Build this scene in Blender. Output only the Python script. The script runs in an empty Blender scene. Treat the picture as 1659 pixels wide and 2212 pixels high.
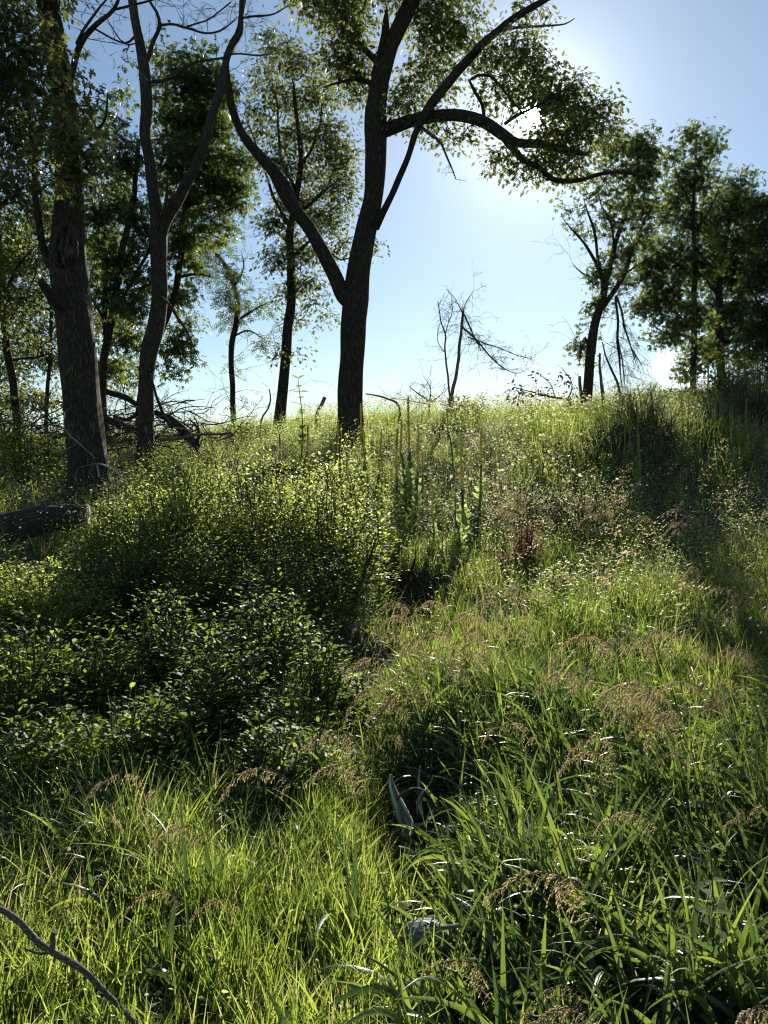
import bpy, math, random
import numpy as np
from mathutils import Vector

rng = np.random.default_rng(11)
random.seed(5)
S = bpy.context.scene
COL = S.collection
R = math.radians

# ------------------------------------------------------------------ camera, sky, sun, exposure
F = 1650.0                      # focal length in pixels of a 1659 x 2212 picture
PITCH = R(3.0)
EYE = np.array([0.0, 0.0, 1.6])
cd = bpy.data.cameras.new('camera'); cam = bpy.data.objects.new('camera', cd); COL.objects.link(cam)
cam.location = EYE; cam.rotation_euler = (R(90) - PITCH, 0, 0)
cd.sensor_fit = 'HORIZONTAL'; cd.sensor_width = 36; cd.lens = 36 * F / 1659
cd.clip_start = 0.05; cd.clip_end = 3000
S.camera = cam

def ray(px, py):
    cx, cy = (px - 829.5) / F, (1106 - py) / F
    d = np.array([cx, math.cos(PITCH) + cy * math.sin(PITCH), cy * math.cos(PITCH) - math.sin(PITCH)])
    return d

def P(px, py, y):
    d = ray(px, py)
    return EYE + d * (y / d[1])

sd = ray(1150, 246); sd /= np.linalg.norm(sd)
SUN_EL = math.asin(sd[2]); SUN_AZ = math.atan2(sd[0], sd[1])       # azimuth clockwise from +Y

w = bpy.data.worlds.new('World'); S.world = w; w.use_nodes = True
nt = w.node_tree; N = nt.nodes; L = nt.links
N.clear()
out = N.new('ShaderNodeOutputWorld'); bg = N.new('ShaderNodeBackground'); L.new(bg.outputs[0], out.inputs[0])
sky = N.new('ShaderNodeTexSky'); sky.sky_type = 'NISHITA'; sky.sun_disc = False
sky.sun_elevation = SUN_EL; sky.sun_rotation = SUN_AZ
sky.air_density = 1.0; sky.dust_density = 0.1; sky.ozone_density = 1.5; sky.altitude = 200
bg.inputs[1].default_value = 0.052
tc = N.new('ShaderNodeTexCoord')
def wmath(op, a, b=None):
    n = N.new('ShaderNodeMath'); n.operation = op
    for i, v in enumerate((a, b)):
        if v is None: continue
        if hasattr(v, 'is_linked') or hasattr(v, 'links'): L.new(v, n.inputs[i])
        else: n.inputs[i].default_value = v
    return n.outputs[0]
def wangle(vec):
    n = N.new('ShaderNodeVectorMath'); n.operation = 'DOT_PRODUCT'
    nn = N.new('ShaderNodeVectorMath'); nn.operation = 'NORMALIZE'
    L.new(tc.outputs['Generated'], nn.inputs[0]); L.new(nn.outputs[0], n.inputs[0]); n.inputs[1].default_value = tuple(vec)
    return wmath('MULTIPLY', wmath('ARCCOSINE', wmath('MINIMUM', n.outputs['Value'], 0.999999)), 57.29578)
ang = wangle(sd)
# the sun's own aureole in the air and its disc
disc = wmath('MULTIPLY', wmath('EXPONENT', wmath('MULTIPLY', wmath('POWER', wmath('DIVIDE', ang, 0.50), 2.5), -1.0)), 900.0)
halo = wmath('MULTIPLY', wmath('EXPONENT', wmath('DIVIDE', ang, -2.4)), 16.0)
halo2 = wmath('MULTIPLY', wmath('EXPONENT', wmath('DIVIDE', ang, -13.0)), 2.1)
glow = wmath('ADD', wmath('ADD', disc, halo), halo2)
gcol = N.new('ShaderNodeMix'); gcol.data_type = 'RGBA'; gcol.blend_type = 'MIX'
gm = N.new('ShaderNodeVectorMath'); gm.operation = 'SCALE'; gm.inputs[0].default_value = (0.94, 1.0, 1.0)
L.new(glow, gm.inputs['Scale'])
add = N.new('ShaderNodeVectorMath'); add.operation = 'ADD'
tint = N.new('ShaderNodeVectorMath'); tint.operation = 'MULTIPLY'; tint.inputs[1].default_value = (1.0, 1.02, 1.0)
L.new(sky.outputs[0], tint.inputs[0])
L.new(tint.outputs[0], add.inputs[0]); L.new(gm.outputs[0], add.inputs[1])
N.remove(gcol)
# one small bright cloud low on the right, thin streaks low on the left
def cloud(px, py, size, scale, lo, hi, amp, zst):
    v = ray(px, py); v /= np.linalg.norm(v)
    a = wangle(v)
    mp = N.new('ShaderNodeMapping'); mp.inputs['Scale'].default_value = (1, 1, zst); L.new(tc.outputs['Generated'], mp.inputs[0])
    nz = N.new('ShaderNodeTexNoise'); nz.inputs['Scale'].default_value = scale; nz.inputs['Detail'].default_value = 6
    L.new(mp.outputs[0], nz.inputs['Vector'])
    mask = wmath('SUBTRACT', 1.0, wmath('DIVIDE', a, size))
    t = wmath('ADD', mask, wmath('MULTIPLY', wmath('SUBTRACT', nz.outputs[0], 0.5), 2.2))
    mr = N.new('ShaderNodeMapRange'); mr.interpolation_type = 'SMOOTHSTEP'
    mr.inputs[1].default_value = lo; mr.inputs[2].default_value = hi; mr.inputs[3].default_value = 0; mr.inputs[4].default_value = amp
    L.new(t, mr.inputs[0]); return mr.outputs[0]
c = wmath('ADD', cloud(1462, 812, 2.6, 26, 0.25, 0.6, 9.0, 1.0), cloud(560, 800, 9.0, 6, 0.5, 1.6, 1.6, 9.0))
cm = N.new('ShaderNodeVectorMath'); cm.operation = 'SCALE'; cm.inputs[0].default_value = (1, 1, 1.02); L.new(c, cm.inputs['Scale'])
add2 = N.new('ShaderNodeVectorMath'); add2.operation = 'ADD'; L.new(add.outputs[0], add2.inputs[0]); L.new(cm.outputs[0], add2.inputs[1])
L.new(add2.outputs[0], bg.inputs[0])

sl = bpy.data.lights.new('sun', 'SUN'); sl.energy = 5.0; sl.angle = R(0.5); sl.color = (1.0, 0.93, 0.80)
so = bpy.data.objects.new('sun', sl); COL.objects.link(so)
so.rotation_euler = Vector(sd).to_track_quat('Z', 'Y').to_euler(); so.location = (20, 60, 40)
S.view_settings.view_transform = 'Standard'; S.view_settings.look = 'None'
S.view_settings.gamma = 1; S.view_settings.exposure = 1.1
S.render.engine = 'CYCLES'
S.cycles.use_denoising = True; S.cycles.denoiser = 'OPENIMAGEDENOISE'
S.cycles.denoising_prefilter = 'ACCURATE'
S.cycles.max_bounces = 7; S.cycles.diffuse_bounces = 3; S.cycles.transmission_bounces = 4; S.cycles.glossy_bounces = 2
S.cycles.sample_clamp_indirect = 6; S.cycles.caustics_reflective = False; S.cycles.caustics_refractive = False
S.cycles.filter_width = 1.2

# ------------------------------------------------------------------ terrain
PY = np.array([-60, 0, 4, 6, 8, 10, 12, 14, 16, 18, 20, 22, 26, 34, 60, 400, 900.])
PZ = np.array([-0.3, 0, 0, .12, .36, .70, 1.16, 1.68, 2.18, 2.55, 2.80, 2.95, 3.02, 3.0, 2.6, -2, -8])
def sstep(t): t = np.clip(t, 0, 1); return t * t * (3 - 2 * t)
HOLES = [(.37, 8.0, .42, .22), (.18, 7.2, .36, .26), (.02, 6.3, .34, .28), (-.1, 5.6, .30, .26), (-.2, 4.9, .28, .26), (-.2, 4.2, .26, .22), (.14, 3.6, .36, .26), (.16, 3.0, .22, .14), (.2, 2.6, .2, .10)]
def H(x, y):
    x = np.asarray(x, float); y = np.asarray(y, float)
    z = 0.5 * np.interp(y, PY, PZ) + 0.25 * (np.interp(y - 1.2, PY, PZ) + np.interp(y + 1.2, PY, PZ))
    z = z + (0.062 + .016 * sstep(x / 4)) * np.clip(x, -9, 11) * sstep((y - 9) / 10) * sstep((60 - y) / 30)
    z = z + 0.05 * np.sin(x * 1.7 + 1) * np.cos(y * 1.3) * sstep((y - 2) / 4) + 0.03 * np.sin(x * 3.9 + y * 2.1)
    z = z + 0.10 * np.sin(x * .6 + 2 + y * .31) * sstep((y - 8) / 8)
    z = z + 0.55 * np.exp(-(((x - 5.0) / 1.7) ** 2 + ((y - 14.0) / 1.2) ** 2))
    for hx, hy, hr, hd in HOLES: z = z - hd * np.exp(-(((x - hx) / hr) ** 2 + ((y - hy) / (hr * 1.3)) ** 2) ** 1.5)
    return z
def G(px, py, ymax=60):
    d = ray(px, py); ts = np.linspace(0.8, ymax, 4000) / d[1]
    p = EYE[None, :] + ts[:, None] * d[None, :]
    k = np.where(p[:, 2] < H(p[:, 0], p[:, 1]))[0]
    return p[k[0]] if len(k) else p[-1]
def Gd(px, y):                   # ground point in column px at distance y
    x = (px - 829.5) / F * y * 1.0
    return np.array([x, y, float(H(x, y))])

# ------------------------------------------------------------------ mesh + object helpers
def mk(name, V, Fs, mat, parent=None, attrs=None, smooth=True):
    me = bpy.data.meshes.new(name)
    V = np.asarray(V, np.float32).reshape(-1, 3)
    if not isinstance(Fs, (list, tuple)): Fs = [Fs]
    Fs = [np.asarray(f, np.int32) for f in Fs if len(f)]
    idx = np.concatenate([f.ravel() for f in Fs]); tot = np.concatenate([np.full(len(f), f.shape[1], np.int32) for f in Fs])
    st = np.concatenate([[0], np.cumsum(tot)[:-1]]).astype(np.int32)
    me.vertices.add(len(V)); me.vertices.foreach_set('co', V.ravel())
    me.loops.add(len(idx)); me.loops.foreach_set('vertex_index', idx)
    me.polygons.add(len(tot)); me.polygons.foreach_set('loop_start', st); me.polygons.foreach_set('loop_total', tot)
    me.polygons.foreach_set('use_smooth', np.full(len(tot), smooth))
    for k, a in (attrs or {}).items():
        a = np.asarray(a, np.float32)
        if a.ndim == 1:
            at = me.attributes.new(k, 'FLOAT', 'POINT'); at.data.foreach_set('value', a)
        else:
            at = me.attributes.new(k, 'FLOAT_VECTOR', 'POINT'); at.data.foreach_set('vector', a.ravel())
    me.update(calc_edges=True)
    me.materials.append(mat)
    o = bpy.data.objects.new(name, me); COL.objects.link(o)
    if parent is not None:
        o.parent = parent
    return o

def root(name, loc, label, cat, group=None):
    o = bpy.data.objects.new(name, None); COL.objects.link(o)
    o.location = tuple(loc); o.empty_display_size = 0.2
    tag(o, label, cat, group); return o
def tag(o, label=None, cat=None, group=None, kind=None):
    if label: o['label'] = label
    if cat: o['category'] = cat
    if group: o['group'] = group
    if kind: o['kind'] = kind
    return o
def copy_tree(o, loc, rz=0, sc=1.0, label=None, tilt=(0, 0)):
    c = o.copy(); COL.objects.link(c); c.location = tuple(loc); c.rotation_euler = (tilt[0], tilt[1], rz); c.scale = (sc, sc, sc)
    if label: c['label'] = label
    for ch in list(o.children):
        d = ch.copy(); COL.objects.link(d); d.parent = c
        for g in ch.children:
            e = g.copy(); COL.objects.link(e); e.parent = d
    return c

# tubes -------------------------------------------------------------
def smooth_path(pts, rad, step):
    pts = np.asarray(pts, float); rad = np.asarray(rad, float)
    n = len(pts)
    if n < 3 and step is None: return pts, rad
    Pp = np.vstack([2 * pts[0] - pts[1], pts, 2 * pts[-1] - pts[-2]])
    out, ro = [], []
    for i in range(n - 1):
        p0, p1, p2, p3 = Pp[i:i + 4]
        m = max(1, int(round(np.linalg.norm(p2 - p1) / step))) if step else 3
        for t in np.arange(m) / m:
            out.append(0.5 * ((2 * p1) + (-p0 + p2) * t + (2 * p0 - 5 * p1 + 4 * p2 - p3) * t * t + (-p0 + 3 * p1 - 3 * p2 + p3) * t ** 3))
            ro.append(rad[i] * (1 - t) + rad[i + 1] * t)
    out.append(pts[-1]); ro.append(rad[-1])
    return np.array(out), np.array(ro)

class Tubes:
    def __init__(self): self.V, self.Q, self.B, self.n = [], [], [], 0; self.samp = []
    def add(self, pts, rad, sides=5, step=None, rough=0.0, flare=0.0, seed=0, cap=False, wob=0.0):
        pts, rad = smooth_path(pts, rad, step)
        n = len(pts)
        if wob:
            ph = rng.uniform(0, 6.28, 6); s = np.linspace(0, 1, n) * n * 0.35
            pts = pts + wob * np.stack([np.sin(s * 1.3 + ph[0]) + .5 * np.sin(s * 3.1 + ph[1]), np.sin(s * 1.1 + ph[2]), np.sin(s * 1.7 + ph[3])], 1) * np.minimum(1, np.linspace(0, 4, n))[:, None]
        T = np.gradient(pts, axis=0); T /= np.linalg.norm(T, axis=1)[:, None] + 1e-9
        ref = np.array([0.13, 1.0, 0.07]) if abs(T[0][1]) < 0.8 else np.array([1.0, 0.1, 0.2])
        u = np.cross(np.broadcast_to(ref, T.shape), T); u /= np.linalg.norm(u, axis=1)[:, None] + 1e-9
        v = np.cross(T, u)
        th = np.linspace(0, 2 * np.pi, sides, endpoint=False)
        length = np.concatenate([[0], np.cumsum(np.linalg.norm(np.diff(pts, axis=0), axis=1))])
        rr = rad[:, None] * np.ones((1, sides))
        if rough:
            r2 = np.random.default_rng(abs(int(seed)) + 1)
            f = np.zeros((n, sides))
            for k in range(14):
                a, b, p_ = r2.integers(1, 9), r2.uniform(.4, 7), r2.uniform(0, 6.28)
                f += np.sin(a * th[None, :] + b * length[:, None] + p_) / (1 + .25 * a)
            rr = rr * (1 + rough * f / 3.0)
        if flare:
            fl = np.exp(-length / 0.28)[:, None]
            rr = rr * (1 + flare * fl * (1 + 0.5 * np.sin(5 * th + seed)[None, :]))
        c, s = np.cos(th), np.sin(th)
        V = pts[:, None, :] + rr[:, :, None] * (c[None, :, None] * u[:, None, :] + s[None, :, None] * v[:, None, :])
        mr = max(rad.mean(), .01)
        B = np.stack([c[None, :] * mr + 0 * rr, s[None, :] * mr + 0 * rr, length[:, None] + 0 * rr + seed * 1.37], 2)
        i = np.arange(n - 1)[:, None] * sides; j = np.arange(sides)[None, :]; jn = (j + 1) % sides
        Q = np.stack([i + j, i + jn, i + sides + jn, i + sides + j], 2).reshape(-1, 4) + self.n
        self.V.append(V.reshape(-1, 3)); self.B.append(B.reshape(-1, 3)); self.Q.append(Q); self.n += n * sides
        if cap:
            start = self.n - n * sides
            for e in (0, n - 1):
                self.V.append(pts[e][None, :]); self.B.append(B[e, :1] * 0 + [[0, 0, 3]])
                k = self.n; self.n += 1
                base = start + e * sides
                self.Q.append(np.array([[base + q, base + (q + 1) % sides, k, k] for q in range(sides)]))
        self.samp.append(np.hstack([pts, rad[:, None]]))
        return pts, rad
    def build(self, name, mat, parent=None):
        V = np.vstack(self.V); Q = np.vstack(self.Q)
        tri = Q[Q[:, 2] == Q[:, 3]][:, :3]; quad = Q[Q[:, 2] != Q[:, 3]]
        if parent is not None: V = V - np.array(parent.location)
        return mk(name, V, [quad, tri], mat, parent, {'bk': np.vstack(self.B)})

def pxpath(spec, y, dy=None):
    """spec rows px,py,width_px ; y distance (or per point offsets)"""
    pts, rad = [], []
    for k, s in enumerate(spec):
        yy = y + (s[3] if len(s) > 3 else 0)
        pts.append(P(s[0], s[1], yy)); rad.append(s[2] * 0.445 / F * yy)
    return pts, rad

def twigs(T, src, n, L0, r0, gen=2, up=0.3, droop=0.0, spread=0.9):
    """random dead twigs out of sample points src (n,4)"""
    for _ in range(n):
        s = src[rng.integers(len(src))]
        d = rng.normal(size=3); d[2] = d[2] * .7 + up; d /= np.linalg.norm(d)
        l = L0 * rng.uniform(.5, 1.2)
        _twig(T, s[:3], d, l, min(r0, s[3] * .7) , gen, droop, spread)
def _twig(T, p, d, l, r, gen, droop, spread):
    m = 5; pts = [np.array(p)]; dd = np.array(d)
    for k in range(m):
        dd = dd + rng.normal(size=3) * .17 + np.array([0, 0, -droop * .25]); dd /= np.linalg.norm(dd)
        pts.append(pts[-1] + dd * l / m)
    T.add(pts, np.linspace(r, r * .3, m + 1), 4 if r > .012 else 3)
    if gen > 0:
        for k in range(rng.integers(2, 5)):
            i = rng.integers(1, m + 1); q = pts[i]
            nd = dd + rng.normal(size=3) * spread * .8; nd /= np.linalg.norm(nd)
            _twig(T, q, nd, l * rng.uniform(.35, .65), max(r * .55, .0034), gen - 1, droop, spread)

# leaves -------------------------------------------------------------
def tmpl(outline, cz=0.0, fold=.12):
    o = np.array(outline, float); n = len(o)
    c = np.array([[0, .45, cz]])
    z = fold * np.abs(o[:, 0]) * 2 - .10 * o[:, 1] ** 2
    V = np.vstack([np.column_stack([o, z]), c])
    Fa = np.array([[i, (i + 1) % n, n] for i in range(n)])
    return V, Fa
OVATE = tmpl([(0, 0), (.17, .14), (.29, .38), (.20, .72), (0, 1.0), (-.20, .72), (-.29, .38), (-.17, .14)])
SLIM = tmpl([(0, 0), (.11, .25), (.12, .6), (0, 1.0), (-.12, .6), (-.11, .25)])
OAK = tmpl([(0, -.15), (.05, .1), (.36, .08), (.14, .32), (.52, .52), (.17, .6), (.26, .92), (.0, 1.08), (-.26, .92), (-.17, .6), (-.52, .52), (-.14, .32), (-.36, .08), (-.05, .1)])
def multi(angs, lens, base=SLIM, drop=0.25, off=None):
    Vs, Fs, n = [], [], 0
    for k, (a, l) in enumerate(zip(angs, lens)):
        V, Fa = base
        V = V * np.array([l, l, l])
        ca, sa = math.cos(a), math.sin(a)
        V = np.column_stack([V[:, 0] * ca + V[:, 1] * sa, -V[:, 0] * sa + V[:, 1] * ca, V[:, 2] - drop * V[:, 1] * l])
        if off: V = V + np.array([0, off[k], 0])
        Vs.append(V); Fs.append(Fa + n); n += len(V)
    return np.vstack(Vs), np.vstack(Fs)
DIAM = (np.array([[0, 0, 0], [.16, .45, .05], [0, 1, -.08], [-.16, .45, .05]]), np.array([[0, 1, 2], [0, 2, 3]]))
PALM = multi([-1.5, -.75, 0, .75, 1.5], [.7, .95, 1.05, .95, .7], DIAM)
PINN = multi([-1.2, 1.2, -1.1, 1.1, -.9, .9, 0], [.42, .42, .45, .45, .42, .42, .45], DIAM, .2, [.15, .15, .4, .4, .65, .65, .75])
DIAM2 = (DIAM[0], DIAM[1])

def leaves(V0, F0, pos, axis, size, roll=None, tiltn=0.6):
    n = len(pos)
    a = axis / (np.linalg.norm(axis, axis=1)[:, None] + 1e-9)
    up = np.tile([0, 0, 1.0], (n, 1)) + rng.normal(size=(n, 3)) * tiltn
    x = np.cross(a, up); x /= np.linalg.norm(x, axis=1)[:, None] + 1e-9
    z = np.cross(x, a)
    s = np.asarray(size)[:, None, None]
    V = pos[:, None, :] + s * (V0[None, :, 0, None] * x[:, None, :] + V0[None, :, 1, None] * a[:, None, :] + V0[None, :, 2, None] * z[:, None, :])
    Fi = (F0[None, :, :] + (np.arange(n) * len(V0))[:, None, None]).reshape(-1, 3)
    rnd = np.repeat(rng.random(n), len(V0))
    return V.reshape(-1, 3), Fi, rnd

class Leaves:
    def __init__(self): self.V, self.F, self.R, self.n = [], [], [], 0
    def add(self, t, pos, axis, size, tiltn=.6):
        if len(pos) == 0: return
        V, Fi, r = leaves(t[0], t[1], np.asarray(pos), np.asarray(axis), size, tiltn=tiltn)
        self.V.append(V); self.F.append(Fi + self.n); self.R.append(r); self.n += len(V)
    def build(self, name, mat, parent=None):
        V = np.vstack(self.V)
        if parent is not None: V = V - np.array(parent.location)
        return mk(name, V, np.vstack(self.F), mat, parent, {'rnd': np.concatenate(self.R)}, smooth=True)

def crown(LV, TW, ells, y, tpl, size, dens, sub_n=16, sub_r=.25, samples=None, maxlink=1.6, droop=.35, gap=None, mult=2.0):
    """ells rows: cx,cy,rx,ry[,dens multiplier[,dy]] in picture px at distance y"""
    subs, cnt = [], []
    for e in ells:
        dm = e[4] if len(e) > 4 else 1.0
        yy = y + (e[5] if len(e) > 5 else rng.uniform(-.8, .8))
        c = P(e[0], e[1], yy); rx, rz = e[2] / F * yy, e[3] / F * yy; ry = max(rx, rz) * .95
        nl = int(math.pi * rx * rz * dens * dm * mult); ns = max(2, nl // sub_n)
        q = rng.normal(size=(ns, 3)); q /= np.linalg.norm(q, axis=1)[:, None]
        q *= (rng.random(ns) ** .45)[:, None] * rng.uniform(.75, 1.15, ns)[:, None]
        subs.append(c + q * np.array([rx, ry, rz]))
    subs = np.vstack(subs)
    if samples is not None and TW is not None:
        node = samples[:, :3].copy()
        d0 = np.array([np.min(np.linalg.norm(samples[:, :3] - q_, axis=1)) for q_ in subs]); order = np.argsort(d0)
        extra = []
        for k in order:
            q_ = subs[k]; dd = np.linalg.norm(node - q_, axis=1)
            if extra: 
                ex = np.array(extra); de = np.linalg.norm(ex - q_, axis=1) * .9
            else: de = np.array([9e9]); ex = None
            if de.min() < dd.min(): a = ex[np.argmin(de)]; dl = de.min() / .9
            else: a = node[np.argmin(dd)]; dl = dd.min()
            if dl < maxlink:
                mid = (a + q_) / 2 + rng.normal(size=3) * dl * .14 + np.array([0, 0, .06 * dl])
                r0 = .006 + .010 * dl + (.008 if d0[k] < .6 else 0)
                TW.add([a, mid, q_], [min(.028, r0), .008, .005], 3, step=.3)
                extra.append(q_); extra.append(mid)
    for s_ in subs:
        k = max(3, int(sub_n * rng.uniform(.4, 1.6)))
        off = np.clip(rng.normal(size=(k, 3)), -1.5, 1.5) * np.array([1, 1, .55]) * sub_r * rng.uniform(.7, 1.25)
        off[:, 2] -= .25 * (off[:, 0] ** 2 + off[:, 1] ** 2) / sub_r
        if gap is not None:
            v = (s_ + off - EYE); v /= np.linalg.norm(v, axis=1)[:, None]
            an = np.degrees(np.arccos(np.clip(v @ gap[0], -1, 1))); off = off[an > gap[1] * rng.uniform(.5, 1.25, len(an))]
            k = len(off)
            if k == 0: continue
        ax = off * 1.2 + rng.normal(size=(k, 3)) * sub_r * .6; ax[:, 2] -= droop * sub_r
        LV.add(tpl, s_ + off, ax, size * rng.uniform(.6, 1.2, k))
        if TW is not None:
            o2 = off[rng.integers(k)]
            TW.add([s_, s_ + o2 * .6 + [0, 0, .02], s_ + o2], [.005, .004, .003], 3)

# ------------------------------------------------------------------ materials
def newmat(name):
    m = bpy.data.materials.new(name); m.use_nodes = True
    m.node_tree.nodes.clear(); return m, m.node_tree.nodes, m.node_tree.links
def leafmat(name, cols, tcols, rough=.45, tf=.5, spec=.5, noise=3.0, bmp=.6):
    m, n, l = newmat(name)
    o = n.new('ShaderNodeOutputMaterial')
    at = n.new('ShaderNodeAttribute'); at.attribute_name = 'rnd'
    tcn = n.new('ShaderNodeNewGeometry')
    nz = n.new('ShaderNodeTexNoise'); nz.inputs['Scale'].default_value = noise; l.new(tcn.outputs['Position'], nz.inputs['Vector'])
    mx = n.new('ShaderNodeMath'); mx.operation = 'MULTIPLY_ADD'; l.new(nz.outputs[0], mx.inputs[0]); mx.inputs[1].default_value = 1.1; mx.inputs[2].default_value = -.55
    ad = n.new('ShaderNodeMath'); ad.operation = 'ADD'; l.new(mx.outputs[0], ad.inputs[0]); l.new(at.outputs['Fac'], ad.inputs[1])
    def ramp(cs):
        r = n.new('ShaderNodeValToRGB'); el = r.color_ramp.elements
        while len(el) < len(cs): el.new(.5)
        for i, c_ in enumerate(cs):
            el[i].position = c_[0]; el[i].color = (*c_[1], 1)
        l.new(ad.outputs[0], r.inputs[0]); return r.outputs[0]
    pb = n.new('ShaderNodeBsdfPrincipled'); l.new(ramp(cols), pb.inputs['Base Color']); pb.inputs['Roughness'].default_value = rough
    pb.inputs['Specular IOR Level'].default_value = spec
    n4 = n.new('ShaderNodeTexNoise'); n4.inputs['Scale'].default_value = 60; n4.inputs['Detail'].default_value = 2; l.new(tcn.outputs['Position'], n4.inputs['Vector'])
    bp = n.new('ShaderNodeBump'); bp.inputs['Strength'].default_value = bmp; bp.inputs['Distance'].default_value = .006; l.new(n4.outputs[0], bp.inputs['Height']); l.new(bp.outputs[0], pb.inputs['Normal'])
    tr = n.new('ShaderNodeBsdfTranslucent'); l.new(ramp(tcols), tr.inputs[0])
    ms = n.new('ShaderNodeMixShader'); ms.inputs[0].default_value = tf
    l.new(pb.outputs[0], ms.inputs[1]); l.new(tr.outputs[0], ms.inputs[2]); l.new(ms.outputs[0], o.inputs[0])
    return m
def barkmat(name, c0, c1, scale=14, zs=.16, bump=.03, streak=None, rough=.9):
    m, n, l = newmat(name)
    o = n.new('ShaderNodeOutputMaterial')
    at = n.new('ShaderNodeAttribute'); at.attribute_name = 'bk'
    mp = n.new('ShaderNodeMapping'); mp.inputs['Scale'].default_value = (scale, scale, scale * zs); l.new(at.outputs['Vector'], mp.inputs[0])
    nz = n.new('ShaderNodeTexNoise'); nz.inputs['Scale'].default_value = 1.0; nz.inputs['Detail'].default_value = 6; nz.inputs['Roughness'].default_value = .65; nz.inputs['Distortion'].default_value = .6
    l.new(mp.outputs[0], nz.inputs['Vector'])
    mxv = n.new('ShaderNodeVectorMath'); mxv.operation = 'MULTIPLY_ADD'; l.new(nz.outputs['Color'], mxv.inputs[0]); mxv.inputs[1].default_value = (1.9, 1.9, 1.3); l.new(mp.outputs[0], mxv.inputs[2])
    vo = n.new('ShaderNodeTexVoronoi'); vo.feature = 'DISTANCE_TO_EDGE'; vo.inputs['Scale'].default_value = 1.6; l.new(mxv.outputs[0], vo.inputs['Vector'])
    mr = n.new('ShaderNodeMapRange'); mr.inputs[2].default_value = .28; l.new(vo.outputs['Distance'], mr.inputs[0])
    mu = n.new('ShaderNodeMath'); mu.operation = 'MULTIPLY_ADD'; l.new(nz.outputs[0], mu.inputs[0]); mu.inputs[1].default_value = .7; l.new(mr.outputs[0], mu.inputs[2])
    r = n.new('ShaderNodeValToRGB'); r.color_ramp.elements[0].color = (*c0, 1); r.color_ramp.elements[1].color = (*c1, 1)
    r.color_ramp.elements[0].position = .25; r.color_ramp.elements[1].position = 1.0; l.new(mu.outputs[0], r.inputs[0])
    pb = n.new('ShaderNodeBsdfPrincipled'); pb.inputs['Roughness'].default_value = rough
    pt = n.new('ShaderNodeTexNoise'); pt.inputs['Scale'].default_value = 2.3; pt.inputs['Detail'].default_value = 5; l.new(at.outputs['Vector'], pt.inputs['Vector'])
    pr = n.new('ShaderNodeMapRange'); pr.inputs[1].default_value = .45; pr.inputs[2].default_value = .68; l.new(pt.outputs[0], pr.inputs[0])
    mm = n.new('ShaderNodeMix'); mm.data_type = 'RGBA'; mm.blend_type = 'MIX'; l.new(pr.outputs[0], mm.inputs['Factor'])
    mt_ = n.new('ShaderNodeMix'); mt_.data_type = 'RGBA'; mt_.blend_type = 'MULTIPLY'; mt_.inputs['Factor'].default_value = 1; l.new(r.outputs[0], mt_.inputs['A']); mt_.inputs['B'].default_value = (1.15, 1.25, .80, 1)
    l.new(r.outputs[0], mm.inputs['A']); l.new(mt_.outputs['Result'], mm.inputs['B']); l.new(mm.outputs['Result'], pb.inputs['Base Color'])
    pb.inputs['Specular IOR Level'].default_value = .3
    b = n.new('ShaderNodeBump'); b.inputs['Strength'].default_value = 1; b.inputs['Distance'].default_value = bump
    l.new(mu.outputs[0], b.inputs['Height']); l.new(b.outputs[0], pb.inputs['Normal']); l.new(pb.outputs[0], o.inputs[0])
    return m

M = {}
M['grass'] = leafmat('grass_blade', [(0, (.030, .060, .010)), (.55, (.060, .105, .016)), (.93, (.10, .14, .03)), (1, (.26, .20, .09))],
                     [(0, (.16, .26, .035)), (.5, (.36, .48, .065)), (.9, (.58, .64, .12)), (1, (.50, .40, .20))], .36, .52, .55, .9)
M['reed'] = leafmat('reed_blade', [(0, (.026, .055, .018)), (.6, (.045, .085, .028)), (1, (.08, .12, .04))],
                    [(0, (.08, .15, .03)), (.6, (.22, .33, .05)), (1, (.48, .58, .08))], .42, .32, .75, 1.4, .30)
M['weed'] = leafmat('weed_leaf', [(0, (.045, .070, .024)), (.6, (.080, .110, .036)), (1, (.13, .16, .06))],
                    [(0, (.32, .42, .09)), (.6, (.56, .64, .17)), (1, (.76, .76, .34))], .45, .58, .5, .8)
M['foxtail'] = leafmat('pale_seed_bristle', [(0, (.16, .18, .07)), (1, (.28, .28, .13))], [(0, (.6, .62, .32)), (1, (.8, .78, .5))], .5, .65, .4)
M['oakleaf'] = leafmat('oak_leaf', [(0, (.030, .050, .012)), (.7, (.055, .080, .018)), (1, (.09, .10, .025))],
                       [(0, (.09, .13, .025)), (.6, (.20, .25, .05)), (1, (.40, .40, .09))], .45, .45, .45, .7)
M['ashleaf'] = leafmat('ash_leaf', [(0, (.022, .045, .012)), (.7, (.040, .072, .018)), (1, (.06, .09, .02))],
                       [(0, (.07, .12, .02)), (.6, (.15, .22, .035)), (1, (.32, .38, .07))], .45, .42, .45, .5)
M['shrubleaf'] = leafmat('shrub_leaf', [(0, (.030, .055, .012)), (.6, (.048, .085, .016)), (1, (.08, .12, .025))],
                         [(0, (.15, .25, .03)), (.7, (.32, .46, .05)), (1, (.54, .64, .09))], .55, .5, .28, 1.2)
M['feather'] = leafmat('grey_green_leaf', [(0, (.05, .075, .04)), (1, (.09, .12, .06))], [(0, (.14, .20, .07)), (1, (.25, .32, .10))], .5, .4, .4)
M['mullein'] = leafmat('woolly_leaf', [(0, (.12, .16, .07)), (1, (.20, .24, .12))], [(0, (.34, .46, .12)), (1, (.52, .62, .20))], .7, .52, .2)
M['spike'] = leafmat('woolly_spike', [(0, (.17, .18, .07)), (.8, (.26, .25, .09)), (1, (.55, .45, .07))], [(0, (.42, .42, .12)), (1, (.7, .6, .12))], .8, .45, .2, 20)
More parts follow.
